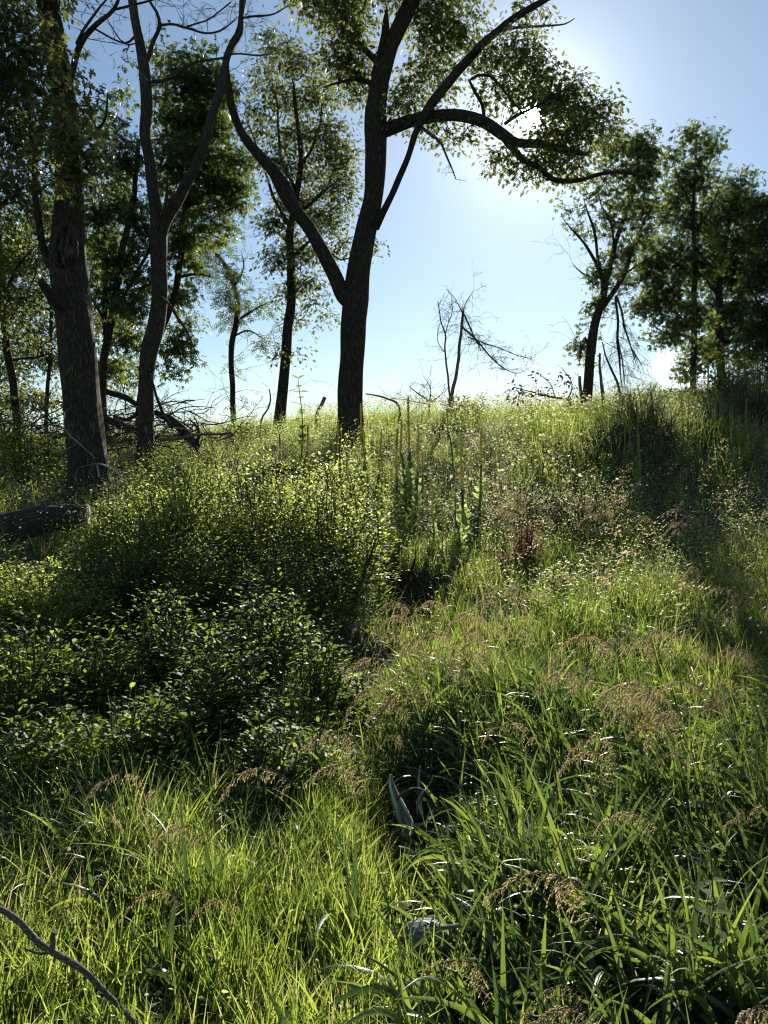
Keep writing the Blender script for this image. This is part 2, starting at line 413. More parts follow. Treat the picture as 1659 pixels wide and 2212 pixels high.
M['litter'] = leafmat('dead_litter', [(0, (.035, .025, .016)), (.7, (.09, .065, .04)), (1, (.20, .15, .09))], [(0, (.05, .03, .02)), (1, (.15, .10, .05))], .7, .25, .2)
M['stalkleaf'] = leafmat('soft_leaf', [(0, (.05, .085, .025)), (1, (.08, .12, .04))], [(0, (.22, .36, .04)), (1, (.42, .55, .08))], .7, .5, .15)
M['sunlitbush'] = leafmat('sunlit_shrub_leaf', [(0, (.045, .075, .020)), (.6, (.075, .11, .03)), (1, (.11, .15, .045))],
                         [(0, (.26, .36, .05)), (.6, (.50, .60, .09)), (1, (.70, .74, .18))], .46, .6, .4, .9)  # brighter copy of the shrub leaf, sunlight on the thicket put into its colour
M['brown'] = leafmat('dry_seed_head', [(0, (.20, .15, .085)), (1, (.38, .29, .17))], [(0, (.40, .29, .15)), (1, (.64, .50, .28))], .45, .55, .5, 4)
M['rust'] = leafmat('rusty_dry_leaf', [(0, (.18, .05, .022)), (1, (.28, .09, .035))], [(0, (.45, .12, .04)), (1, (.62, .20, .07))], .6, .4, .3)
M['deadleaf'] = leafmat('dead_brown_leaf', [(0, (.035, .018, .014)), (1, (.07, .035, .022))], [(0, (.05, .02, .01)), (1, (.10, .04, .02))], .6, .3, .3)
M['bark'] = barkmat('ridged_bark', (.018, .014, .011), (.100, .080, .062), 24, .13, .035)
M['greybark'] = barkmat('grey_bark', (.022, .018, .015), (.110, .094, .078), 30, .09, .018)
M['deadwood'] = barkmat('bare_dead_wood', (.05, .036, .026), (.24, .19, .14), 22, .08, .008)
M['twig'] = barkmat('twig_bark', (.040, .030, .022), (.10, .078, .058), 30, .3, .003)
M['weathered'] = barkmat('weathered_silver_wood', (.13, .12, .11), (.60, .56, .52), 26, .06, .010)
M['greystone'] = barkmat('pale_grey_weathered_wood', (.10, .105, .11), (.34, .36, .36), 22, .05, .012)
M['limbmoss'] = barkmat('lichened_limb_bark', (.04, .034, .028), (.27, .24, .20), 60, .5, .006)
M['drystem'] = barkmat('dry_stem', (.10, .08, .04), (.22, .18, .09), 40, .1, .002)
M['greenstem'] = barkmat('green_stem', (.04, .07, .02), (.10, .14, .04), 40, .1, .001)

def groundmat():
    m, n, l = newmat('ground_soil')
    o = n.new('ShaderNodeOutputMaterial'); g = n.new('ShaderNodeNewGeometry')
    n1 = n.new('ShaderNodeTexNoise'); n1.inputs['Scale'].default_value = .8; n1.inputs['Detail'].default_value = 8; l.new(g.outputs['Position'], n1.inputs['Vector'])
    n2 = n.new('ShaderNodeTexNoise'); n2.inputs['Scale'].default_value = 22; n2.inputs['Detail'].default_value = 8; l.new(g.outputs['Position'], n2.inputs['Vector'])
    r = n.new('ShaderNodeValToRGB'); r.color_ramp.elements[0].color = (.016, .013, .008, 1); r.color_ramp.elements[1].color = (.060, .048, .026, 1)
    r.color_ramp.elements[0].position = .3; r.color_ramp.elements[1].position = .7
    mu = n.new('ShaderNodeMath'); mu.operation = 'ADD'; l.new(n1.outputs[0], mu.inputs[0])
    m2 = n.new('ShaderNodeMath'); m2.operation = 'MULTIPLY_ADD'; l.new(n2.outputs[0], m2.inputs[0]); m2.inputs[1].default_value = .8; m2.inputs[2].default_value = -.4
    l.new(m2.outputs[0], mu.inputs[1]); l.new(mu.outputs[0], r.inputs[0])
    pb = n.new('ShaderNodeBsdfPrincipled'); pb.inputs['Roughness'].default_value = .95; l.new(r.outputs[0], pb.inputs['Base Color'])
    b = n.new('ShaderNodeBump'); b.inputs['Distance'].default_value = .04; l.new(n2.outputs[0], b.inputs['Height']); l.new(b.outputs[0], pb.inputs['Normal'])
    l.new(pb.outputs[0], o.inputs[0]); return m

# ------------------------------------------------------------------ ground
gx = np.concatenate([-np.geomspace(700, 15, 22), np.linspace(-14.5, 14.5, 150), np.geomspace(15, 700, 22)])
gy = np.concatenate([-np.geomspace(300, 3, 12), np.linspace(-2.5, 30, 170), np.geomspace(31, 900, 30)])
X, Y = np.meshgrid(gx, gy); Z = H(X, Y)
nx, ny = len(gx), len(gy)
I, J = np.meshgrid(np.arange(nx - 1), np.arange(ny - 1)); b0 = (J * nx + I).ravel()
o = mk('ground', np.stack([X, Y, Z], 2).reshape(-1, 3), np.stack([b0, b0 + 1, b0 + nx + 1, b0 + nx], 1), groundmat())
tag(o, 'grassy hillside rising to a crest under the trees', 'ground', kind='structure')

# ================================================================== TREES
def tree(name, label, group=None, base=None):
    return root(name, base, label, 'tree', group)

# --- main oak in the middle
D = 16.0
def trunk_pts(spec, y, ground=True):
    pts, rad = pxpath(spec, y)
    if ground:
        p = np.array(pts[0]); z = float(H(p[0], p[1]))
        if p[2] > z - .15: pts.insert(0, np.array([p[0], p[1], z - .25])); rad.insert(0, rad[0] * 1.02)
    return pts, rad
base = Gd(757, D)
mt = tree('oak_tree', 'big forked dark oak in mid picture with a bough reaching right below the sun', None, base)
T = Tubes()
T.add(*trunk_pts([(757, 935, 64), (757, 860, 60), (760, 780, 58), (764, 700, 62), (768, 640, 62), (775, 580, 54), (790, 500, 50), (806, 430, 46), (812, 350, 50), (812, 280, 54), (812, 235, 50), (820, 180, 44), (826, 130, 38)], D), 22, step=.16, rough=.06, flare=.30, seed=1)
samp = [T.samp[-1]]
T.build('trunk', M['bark'], mt)
limbs = [
 ([(775, 665, 38, .0), (742, 640, 38, -.05), (722, 590, 35, -.1), (680, 515, 32, -.2), (640, 455, 31, -.25), (612, 405, 38, -.3), (590, 370, 28, -.3), (550, 325, 24, -.35), (520, 285, 20, -.4), (505, 240, 18, -.4), (492, 180, 17, -.45), (487, 130, 16, -.5), (500, 95, 14, -.5), (518, 60, 11, -.5), (524, -30, 9, -.5)], 14, 2),
 ([(815, 200, 40), (838, 120, 38), (862, 60, 36), (890, 0, 34), (915, -60, 30), (940, -160, 22)], 14, 3),
 ([(824, 140, 26), (830, 90, 22), (832, 50, 17), (835, 18, 4)], 9, 4),
 ([(812, 290, 34), (850, 275, 32, -.1), (890, 260, 28, -.3), (940, 252, 27, -.4), (1000, 250, 27, -.5), (1045, 262, 27, -.6), (1085, 292, 27, -.7), (1120, 308, 20, -.7), (1165, 310, 19, -.6), (1205, 322, 17, -.6), (1235, 330, 15, -.6), (1268, 332, 8, -.6)], 12, 5),
 ([(1080, 285, 22, -.7), (1108, 320, 18, -.7), (1130, 345, 15, -.8), (1165, 362, 13, -.9), (1190, 385, 13, -.9), (1220, 392, 13, -.9), (1260, 388, 10, -.9), (1300, 374, 9, -.9), (1345, 372, 7, -.8), (1390, 385, 4, -.8)], 10, 6),
 ([(812, 492, 18, -.1), (822, 470, 18, -.25), (845, 425, 15, -.35), (868, 370, 15, -.45), (885, 325, 14, -.5), (905, 275, 17, -.55), (935, 220, 24, -.6), (985, 158, 23, -.6), (1030, 108, 20, -.6), (1070, 72, 18, -.6), (1125, 28, 16, -.6), (1180, 0, 14, -.6), (1240, -40, 10, -.6)], 10, 7),
 ([(1046, 258, 9, -.6), (1042, 225, 8, -.6), (1022, 190, 8, -.6), (1012, 172, 7, -.6), (1030, 162, 8, -.6), (1058, 165, 7, -.6), (1080, 188, 6, -.6), (1110, 220, 5, -.6), (1140, 255, 3, -.6)], 6, 8),
 ([(1090, 268, 8, -.65), (1115, 250, 8, -.65), (1150, 235, 5, -.65), (1185, 215, 3, -.65)], 6, 9),
 ([(812, 130, 16, .1), (780, 100, 15, .2), (755, 72, 12, .3), (735, 50, 8, .3), (700, 20, 4, .3)], 8, 10),
 ([(803, 180, 12, .2), (770, 170, 10, .3), (735, 178, 7, .3), (700, 190, 4, .3)], 6, 11),
 ([(1090, 62, 8, -.6), (1130, 60, 6, -.6), (1175, 55, 5, -.6), (1222, 52, 3.5, -.6), (1243, 40, 2, -.6)], 5, 12),
 ([(905, 270, 10, -.5), (930, 292, 8, -.4), (952, 310, 6, -.4), (970, 345, 5, -.4), (986, 388, 2.5, -.4)], 5, 13),
 ([(830, -20, 18, .6), (760, -60, 14, .8), (700, -90, 8, 1)], 6, 14),
]
TWm = Tubes()
for spec, sides, sd_ in limbs:
    T = Tubes(); pts, rad = pxpath(spec, D)
    T.add(pts, rad, sides, step=.13, rough=.07 if sides > 8 else .04, seed=sd_, cap=True, wob=.012)
    T.build('limb', M['bark'] if sd_ not in (13, 12) else M['deadwood'], mt)
    samp.append(T.samp[-1])
allS = np.vstack(samp[:11] + samp[13:])
LV = Leaves()
crown(LV, TWm, [
 (735, 20, 75, 60), (700, -30, 90, 50), (745, 110, 65, 45), (770, 150, 55, 45, .9), (785, 195, 40, 28, .7), (740, 185, 35, 22, .5),
 (930, 20, 80, 55, 1.0, .6), (985, 60, 65, 45, .9, .5), (930, 110, 70, 45, .9, .7), (890, 170, 50, 45, .8, .8), (960, 165, 45, 35, .6), (880, 225, 55, 25, .9), (930, 235, 40, 20, .7), (860, 235, 28, 30, .8, -.3),
 (1045, 120, 55, 45, .6), (1100, 130, 60, 50, .7), (1160, 150, 60, 45, .9), (1070, 200, 55, 40, .5), (1130, 205, 60, 40, .7), (1195, 195, 65, 50, 1.1), (1245, 220, 55, 50, 1.1), (1290, 260, 38, 45, .9),
 (1120, 345, 55, 28, 1.0, -.8), (1180, 280, 60, 40, .8, -.5), (1235, 290, 70, 40, 1.15, -.5), (1180, 345, 65, 32, 1.0, -.8), (1230, 365, 60, 25, .8, -.8), (1010, 285, 45, 18, .8, -.5), (960, 280, 40, 18, .8, -.5), (920, 283, 30, 15, .5), (1075, 330, 22, 30, .8, -.7),
 (1150, 20, 45, 40, .5), (1310, 215, 22, 24, .6), (1130, 90, 55, 40, .6),
 (800, -70, 200, 60, 1), (1000, -70, 120, 60, .8), (1320, 290, 30, 40, .7)],
 D, OAK, .092, 400, 16, .19, allS, 1.5, gap=(sd, .62), mult=2.25)
twigs(TWm, samp[12], 14, .35, .006, 1, -.1, .2)
twigs(TWm, samp[1][-30:], 12, .5, .010, 2, .5)
LV.build('crown', M['oakleaf'], mt); TWm.build('twigs', M['twig'], mt)

# --- big old trunk on the left
D = 12.0
mt = tree('old_oak_tree', 'very thick ridged trunk at left with a rotten hollow, leaves hanging over its top', None, Gd(190, D))
T = Tubes()
T.add(*trunk_pts([(197, 1090, 96), (190, 1000, 92), (180, 900, 90), (170, 800, 88), (162, 700, 86), (152, 620, 84), (146, 560, 84), (148, 500, 74), (150, 440, 66), (150, 370, 62), (148, 300, 58), (140, 220, 54), (125, 130, 52), (110, 50, 50), (98, -40, 46), (88, -160, 40)], D), 30, step=.10, rough=.07, flare=.35, seed=21)
samp = [T.samp[-1]]
T.build('trunk', M['bark'], mt)
for spec, sides, s_, mm in [
 ([(150, 600, 24, 0), (108, 572, 20, -.1), (92, 530, 18, -.1), (82, 470, 16, -.1), (76, 400, 14, -.1), (75, 330, 12, 0), (60, 250, 9, 0)], 9, 22, 'bark'),
 ([(155, 668, 38, -.05), (128, 655, 30, -.3), (108, 636, 24, -.42), (95, 618, 20, -.5), (88, 606, 17, -.52)], 9, 23, 'bark'),
 ([(150, 180, 16, 0), (172, 100, 14, -.1), (210, 55, 12, -.2), (245, 20, 9, -.2), (265, -30, 7, -.2)], 7, 24, 'bark'),
 ([(165, 95, 8, -.1), (190, 50, 7, -.2), (215, 15, 5, -.2), (240, -10, 4, -.2)], 6, 25, 'bark'),
 ([(240, 22, 6, -.2), (290, 12, 6, 0), (330, 0, 5, 0), (370, -18, 4, 0)], 6, 26, 'bark'),
 ([(205, 62, 5, -.1), (240, 80, 4, 0), (280, 95, 4, .1), (305, 90, 2, .2)], 5, 27, 'bark'),
 ([(150, 250, 18, 0), (90, 200, 14, -.4), (30, 150, 10, -.7), (-60, 110, 8, -.9)], 7, 28, 'bark'),
 ([(150, 330, 10, 0), (190, 300, 8, -.5), (225, 260, 6, -.8), (235, 200, 4, -1)], 6, 29, 'bark')]:
    T = Tubes(); T.add(*pxpath(spec, D), sides, step=.12, rough=.06, seed=s_, cap=True, wob=.01)
    T.build('broken_stub' if s_ == 23 else 'limb', M[mm], mt); samp.append(T.samp[-1])
# rotten hollow: raised callus ring of bare wood round a dark cavity
T = Tubes()
ring = []
for k in range(15):
    a = k / 14 * 2 * math.pi
    ring.append(P(140 + (22 + 5 * math.sin(a * 3)) * math.cos(a), 530 + (46 + 10 * math.cos(a * 2.0 + 1)) * math.sin(a), D - .30 - .03 * math.cos(a * 2)))
T.add(ring, [.045, .03, .05, .06, .035, .03, .055, .04, .03, .06, .05, .035, .03, .05, .045], 9, step=.04, rough=.4, seed=31)
for k in range(9):
    a = rng.uniform(0, 6.28); q = rng.uniform(.3, 1)
    xx, yy_ = 140 + 17 * q * math.cos(a), 530 + 38 * q * math.sin(a)
    T.add([P(xx, yy_ - 16, D - .34), P(xx + rng.normal() * 3, yy_, D - .355), P(xx + rng.normal() * 3, yy_ + 18, D - .34)], [.012, .04, .012], 7, step=.03, rough=.3, seed=k)
T.build('rotten_hollow', M['greybark'], mt)
allS = np.vstack(samp); TW = Tubes(); LV = Leaves()
crown(LV, TW, [(40, 50, 70, 80), (30, 170, 80, 80), (90, 150, 45, 60, .8, -.6), (50, 290, 80, 70), (120, 260, 60, 50, .9, -.8), (150, 320, 65, 45, .9, -.9), (165, 250, 45, 50, .7, -.8), (215, 190, 40, 40, .30), (195, 330, 40, 50, .7, -.8), (225, 290, 35, 40, .45), (90, 370, 70, 35, .9, -.8), (150, 385, 40, 25, .7, -.8), (30, 400, 60, 40), (155, 130, 25, 30, .5, -.8), (240, 130, 40, 30, .16), (195, 410, 18, 25, .6),
 (-80, 150, 100, 160, .8), (-90, 380, 90, 90, .8), (-10, -40, 90, 40), (60, -60, 120, 40)],
 D - .3, OAK, .095, 400, 14, .15, allS, 1.3, mult=2.4)
twigs(TW, samp[3], 7, .5, .008, 2, .3); twigs(TW, samp[5], 6, .4, .006, 2, .3); twigs(TW, samp[4], 6, .4, .006, 2, .3)
LV.build('crown', M['oakleaf'], mt); TW.build('twigs', M['twig'], mt)

# --- twin stemmed dead tree, second from left
D = 15.0
mt = tree('dead_forked_tree', 'bare grey twin stemmed tree forking in a narrow V between the two big trunks', None, Gd(315, D))
T = Tubes()
T.add(*trunk_pts([(315, 975, 42), (316, 900, 36), (316, 820, 36), (322, 760, 40), (338, 700, 40), (345, 640, 38), (343, 570, 40), (342, 500, 40), (338, 455, 32), (330, 400, 28), (322, 340, 26), (313, 290, 25), (317, 230, 27), (313, 160, 26), (303, 100, 24), (292, 40, 22), (284, -20, 20), (278, -100, 16)], D), 18, step=.12, rough=.07, flare=.25, seed=41)
samp = [T.samp[-1]]; T.build('trunk', M['greybark'], mt)
for spec, sides, s_ in [
 ([(345, 520, 26, 0), (358, 478, 26, -.05), (385, 430, 26, -.1), (415, 375, 24, -.15), (440, 315, 22, -.2), (460, 250, 20, -.2), (476, 190, 19, -.2), (485, 140, 16, -.2), (500, 105, 14, -.2), (520, 70, 12, -.2), (523, 20, 10, -.2), (530, -40, 8, -.2)], 12, 42),
 ([(350, 500, 10, -.15), (354, 460, 10, -.2), (360, 420, 8, -.25), (358, 385, 3, -.3)], 6, 43),
 ([(325, 178, 8, -.1), (355, 172, 8, -.2), (385, 158, 8, -.3), (410, 142, 7, -.4), (450, 130, 6, -.3), (490, 122, 6, -.2)], 6, 44),
 ([(318, 130, 12, 0), (330, 95, 10, -.2), (345, 60, 9, -.3), (338, 25, 7, -.4), (322, 0, 6, -.4), (318, -30, 4, -.4)], 7, 45),
 ([(345, 55, 7, -.3), (375, 52, 6, -.4), (405, 62, 6, -.5), (440, 72, 5, -.5), (475, 65, 5, -.5), (510, 42, 3, -.5)], 6, 46),
 ([(400, 60, 5, -.5), (430, 48, 4, -.4), (460, 35, 4, -.3), (500, 5, 3, -.2)], 5, 47),
 ([(522, 40, 5, -.2), (555, 35, 5, -.3), (590, 28, 4, -.3), (628, 8, 2, -.4)], 5, 48),
 ([(488, 120, 5, -.2), (520, 115, 4, -.3), (560, 120, 4, -.3), (600, 118, 2, -.4)], 5, 49),
 ([(345, 640, 7, -.2), (368, 660, 7, -.5), (395, 700, 6, -.7), (412, 740, 4, -.8), (427, 772, 2, -.9)], 5, 50),
 ([(300, 70, 8, 0), (270, 95, 4, .1), (240, 60, 3, .1), (225, 30, 2, .1)], 5, 51)]:
    T = Tubes(); T.add(*pxpath(spec, D), sides, step=.12, rough=.06, seed=s_, cap=True, wob=.014)
    T.build('limb', M['greybark'], mt); samp.append(T.samp[-1])
TW = Tubes()
for k in (4, 5, 6, 7, 8): twigs(TW, samp[k], 7, .55, .007, 2, .45)
twigs(TW, samp[9], 3, .3, .004, 1, -.2)
twigs(TW, samp[1][-40:], 8, .5, .008, 2, .5); twigs(TW, samp[2][-20:], 8, .4, .006, 2, .3)
TW.build('twigs', M['deadwood'], mt)
LV = Leaves(); crown(LV, None, [(345, 75, 18, 14, .5), (335, 100, 18, 12, .5)], D, OAK, .1, 300, 10, .14); LV.build('crown', M['oakleaf'], mt)

def simple_tree(name, label, D, trunk, limbs_, ells, tpl, size, dens, mat, group=None, bark='bark', subn=14, subr=.24, seed=60, dead=0, hang=None, link=1.8, droop=.35, sides=12, mult=2.3):
    b = Gd(trunk[0][0], D)
    mt = tree(name, label, group, b)
    T = Tubes(); T.add(*trunk_pts(trunk, D), sides, step=.2, rough=.05, flare=.2, seed=seed, wob=.015)
    samp = [T.samp[-1]]; T.build('trunk', M[bark], mt)
    for k, sp in enumerate(limbs_):
        lp, lr = pxpath(sp, D); lr[-1] *= .35; T = Tubes(); T.add(lp, lr, 7, step=.2, rough=.04, seed=seed + k, wob=.03); T.build('limb', M[bark], mt); samp.append(T.samp[-1])
    allS = np.vstack(samp); TW = Tubes()
    if ells:
        LV = Leaves(); crown(LV, TW, ells, D, tpl, size * .76, dens, subn, subr * .82, allS, link, droop, mult=mult)
        LV.build('crown', M[mat], mt)
    if dead: twigs(TW, allS, dead, .95, .010, 2, .1)
    if hang: twigs(TW, samp[hang[0]], hang[1], hang[2], .008, 2, -.3, .6)
    if TW.n: TW.build('twigs', M['twig'], mt)
    return mt, samp

# --- trees behind, left to right
simple_tree('background_tree', 'dark slanting trunk with yellow-green leaves at the left edge of the picture', 17,
 [(38, 975, 17), (35, 900, 18), (28, 820, 18), (15, 740, 18), (5, 660, 18), (0, 560, 16), (-5, 450, 14), (-10, 330, 10)],
 [[(10, 720, 9), (50, 640, 7, .4), (80, 590, 4, .6)], [(5, 640, 8), (50, 560, 6), (90, 520, 3)], [(20, 780, 6), (80, 770, 5), (120, 750, 3)]],
 [(30, 470, 70, 50), (50, 560, 60, 50), (20, 640, 60, 50), (80, 640, 45, 40, .8), (60, 720, 50, 40, .8), (20, 800, 40, 40, .6), (-60, 600, 60, 120, .8), (90, 540, 40, 40, .7), (60, 860, 70, 25, .5), (110, 450, 40, 40, .7), (20, 560, 40, 40, .7)],
 OAK, .13, 260, 'oakleaf', 'trees behind the left trunks', seed=61)
simple_tree('background_tree', 'thin upright tree seen left of the very thick trunk, half lost in leaves', 21,
 [(100, 920, 9), (103, 840, 9), (108, 760, 9), (112, 680, 8), (118, 560, 7), (120, 440, 5)],
 [[(105, 780, 5), (70, 740, 4), (40, 720, 3)], [(108, 720, 5), (140, 690, 4), (170, 660, 3)]],
 [(100, 700, 45, 40, .8), (60, 760, 60, 30, .8), (120, 800, 40, 30, .6), (30, 850, 60, 25, .6), (110, 600, 50, 60, .8), (100, 480, 60, 50, .8), (140, 870, 60, 20, .4), (40, 680, 50, 40, .7), (110, 760, 50, 50, .8), (200, 560, 40, 80, .8), (210, 700, 30, 60, .7), (40, 900, 60, 25, .6), (250, 820, 35, 40, .5)],
 OAK, .12, 240, 'oakleaf', 'trees behind the left trunks', seed=62)
simple_tree('background_tree', 'crooked tree with two slanting stems right behind the very thick trunk', 19,
 [(222, 900, 20), (222, 830, 19), (228, 760, 18), (240, 690, 18), (252, 620, 17), (262, 550, 16), (278, 480, 14), (292, 400, 12), (300, 300, 10)],
 [[(226, 800, 14), (228, 700, 13, .1), (230, 600, 12, .2), (222, 500, 10, .2), (215, 420, 8, .2)], [(245, 680, 10), (290, 600, 9), (320, 540, 7), (350, 480, 5)], [(235, 720, 8), (200, 650, 6), (180, 600, 4)]],
 [(260, 440, 55, 50), (230, 520, 45, 45), (280, 560, 55, 45), (240, 620, 45, 45, .9), (290, 650, 45, 45, .8), (250, 720, 35, 35, .6), (270, 350, 50, 40), (230, 250, 35, 30, .6), (255, 200, 30, 25, .5), (300, 480, 40, 40), (240, 800, 45, 40, .6), (285, 740, 30, 40, .6), (210, 460, 35, 50, .8), (300, 620, 40, 40, .7), (250, 300, 40, 40, .6), (385, 750, 40, 35, .6)],
 PALM, .17, 230, 'ashleaf', 'trees behind the left trunks', seed=63)
simple_tree('broad_leaved_tree', 'broad dark crowned tree between the twin stemmed tree and the oak\'s sloping limb', 20,
 [(300, 930, 18), (305, 850, 17), (330, 760, 16), (370, 660, 15), (390, 560, 15), (400, 460, 14), (410, 350, 12), (420, 240, 9), (425, 150, 5)],
 [[(400, 450, 9), (450, 420, 7), (510, 430, 4)], [(395, 520, 9), (440, 500, 7), (490, 520, 4)], [(380, 600, 8), (430, 590, 6), (470, 600, 3)], [(405, 400, 8), (370, 330, 6), (360, 250, 4)], [(415, 300, 8), (460, 230, 6), (480, 180, 4)]],
 [(430, 125, 60, 30, .8), (400, 180, 75, 45), (460, 190, 65, 50), (380, 260, 75, 55, 1.1), (450, 280, 80, 55, 1.2), (400, 350, 85, 50, 1.2), (480, 360, 60, 40, 1.1), (420, 430, 90, 40, 1.1), (505, 415, 55, 35, 1.1), (380, 500, 70, 40), (450, 490, 60, 30, .9), (400, 560, 60, 35, .7), (395, 640, 45, 35, .5), (385, 740, 35, 40, .7), (370, 790, 30, 25, .6), (525, 340, 30, 40, .7), (350, 120, 40, 30, .5)],
 PALM, .18, 250, 'ashleaf', None, seed=64, dead=6, mult=1.9)
simple_tree('small_leafy_tree', 'slim crooked tree on the crest left of the tilted shaggy one, tufts up its stem', 23,
 [(505, 915, 14), (503, 850, 13), (499, 790, 13), (500, 740, 14), (512, 700, 14), (513, 650, 13), (500, 600, 11), (475, 560, 9), (445, 525, 7), (420, 510, 5)],
 [[(512, 690, 7), (550, 670, 5), (590, 650, 3)], [(505, 620, 6), (530, 580, 4), (520, 540, 3)], [(500, 730, 5), (540, 715, 4), (580, 735, 3)]],
 [(450, 540, 50, 25, .8), (485, 590, 45, 30, .9), (430, 590, 35, 25, .6), (510, 640, 38, 30, 1), (560, 650, 30, 20, .7), (510, 690, 25, 30, .8), (580, 735, 32, 16, .8), (545, 745, 22, 14, .5), (505, 800, 10, 25, .6), (520, 860, 18, 10, .5), (480, 500, 50, 25, .5)],
 PINN, .30, 130, 'ashleaf', None, seed=65, dead=26, subn=8, link=1.2)
simple_tree('shaggy_oak_tree', 'tilted oak on the crest with an airy yellow-green crown, left of the forked oak', 20,
 [(604, 915, 30), (608, 860, 26), (616, 790, 24), (622, 720, 24), (628, 650, 22), (628, 580, 20), (628, 500, 19), (640, 420, 15), (650, 330, 12), (640, 240, 9), (630, 160, 6), (620, 90, 4)],
 [[(630, 500, 9), (600, 440, 8), (575, 380, 6), (550, 310, 4), (530, 250, 3)], [(640, 420, 9), (610, 340, 7), (600, 260, 5), (590, 180, 3)], [(648, 360, 8), (690, 280, 6), (700, 200, 4)],
  [(630, 470, 9), (690, 420, 7), (740, 390, 4)], [(628, 560, 7), (680, 520, 6), (740, 560, 4), (780, 540, 3)], [(626, 640, 6), (670, 600, 4), (700, 620, 3)], [(628, 530, 7), (590, 500, 5), (570, 520, 3)]],
 [(595, 100, 45, 35, .7), (640, 130, 50, 40, .8), (570, 170, 45, 40, .6), (620, 210, 60, 45, .8), (690, 200, 45, 45, .8), (560, 260, 45, 45, .6), (640, 290, 60, 45, .8), (710, 290, 55, 45, 1.0), (740, 340, 38, 35, 1.1), (600, 350, 50, 45, .7), (680, 370, 65, 40, .9), (735, 410, 40, 35, 1.0), (640, 440, 60, 40, .9), (700, 470, 60, 35, 1), (590, 480, 40, 35, .8), (650, 540, 60, 35, .9), (730, 530, 45, 25, .7), (795, 525, 28, 18, .8), (600, 560, 40, 30, .8), (660, 610, 40, 30, .8), (610, 630, 35, 30, .6), (690, 660, 35, 25, .4), (640, 690, 35, 25, .5), (600, 760, 25, 22, .4), (650, 760, 25, 18, .3), (720, 690, 25, 15, .3)],
 OAK, .12, 300, 'oakleaf', None, seed=66, dead=34, subn=12, subr=.22, mult=3.2)

# --- right hand trees
simple_tree('leaning_ash_tree', 'slender forked tree on the crest right of the open sky, dead branches hanging from it', 20,
 [(1268, 870, 24), (1272, 800, 23), (1278, 740, 22), (1292, 680, 20), (1302, 640, 18), (1312, 590, 14), (1325, 540, 12), (1345, 480, 10), (1365, 420, 8), (1375, 350, 5), (1375, 300, 4)],
 [[(1294, 672, 13), (1320, 640, 13), (1345, 590, 12), (1370, 530, 10), (1395, 480, 8), (1415, 430, 5)],
  [(1303, 640, 9), (1295, 590, 9), (1270, 540, 7), (1245, 500, 5), (1215, 470, 3)], [(1305, 610, 8), (1290, 550, 7), (1275, 480, 6), (1262, 430, 4)],
  [(1275, 750, 9), (1262, 730, 9), (1255, 745, 8), (1252, 790, 4)], [(1290, 605, 5), (1260, 590, 4), (1238, 570, 3)],
  [(1330, 640, 6, -.2), (1332, 690, 6, -.4), (1335, 740, 6, -.5), (1340, 790, 5, -.5), (1345, 830, 3, -.5)], [(1332, 640, 5, -.2), (1345, 690, 5, -.3), (1360, 740, 4, -.3), (1380, 790, 2, -.3)],
  [(1330, 560, 6), (1320, 500, 5), (1300, 440, 4), (1290, 400, 3)], [(1350, 590, 5), (1400, 560, 4), (1440, 530, 2)]],
 [(1335, 310, 50, 35), (1385, 320, 45, 45), (1360, 370, 55, 35), (1300, 390, 45, 30, .6), (1400, 390, 35, 40, .8), (1340, 430, 50, 32, .8), (1390, 450, 40, 35, .9), (1370, 500, 42, 32, .9), (1320, 480, 40, 30, .6), (1240, 440, 40, 30, .35), (1255, 490, 30, 25, .35), (1350, 550, 32, 28, .9), (1310, 570, 25, 26, .9), (1285, 600, 20, 26, 1.1), (1290, 650, 20, 24, 1.3), (1340, 600, 26, 24, .9), (1280, 700, 15, 20, .6), (1252, 742, 17, 16, 2.0), (1262, 770, 14, 14, 1), (1400, 520, 28, 25, .6), (1330, 640, 20, 20, .4)],
 PALM, .15, 230, 'ashleaf', None, seed=71, dead=44, subn=10, subr=.2, hang=(6, 22, 1.2), link=1.6)
simple_tree('tall_ash_tree', 'tallest tree of the right hand group, ragged dark crown standing up against the sky', 23,
 [(1497, 860, 15), (1498, 780, 14), (1500, 680, 14), (1500, 580, 12), (1498, 480, 10), (1500, 400, 7), (1502, 330, 5), (1505, 280, 3)],
 [[(1500, 600, 8), (1450, 560, 6), (1410, 540, 4)], [(1500, 660, 8), (1440, 650, 6), (1390, 640, 4)], [(1500, 500, 7), (1540, 440, 5), (1560, 400, 3)], [(1498, 450, 6), (1465, 390, 4), (1450, 320, 3)], [(1500, 400, 5), (1535, 340, 4), (1550, 300, 3)], [(1499, 730, 7), (1440, 720, 5), (1400, 690, 3)]],
 [(1495, 285, 38, 22, .8), (1540, 305, 28, 25, .6), (1465, 330, 30, 35, .5), (1510, 340, 40, 35, .8), (1480, 400, 50, 40, 1), (1540, 390, 30, 30, .6), (1445, 440, 38, 40, .8), (1500, 470, 55, 40, 1.1), (1440, 540, 55, 40, 1.0), (1500, 560, 60, 45, 1.2), (1410, 580, 45, 40, 1.0), (1450, 630, 60, 40, 1.2), (1400, 660, 42, 35, 1), (1480, 690, 60, 40, 1.2), (1440, 725, 45, 25, 1), (1510, 760, 45, 30, .9), (1480, 800, 35, 25, .8)],
 PALM, .15, 270, 'ashleaf', 'dark trees at the right edge', seed=72, mult=2.3, subr=.25)
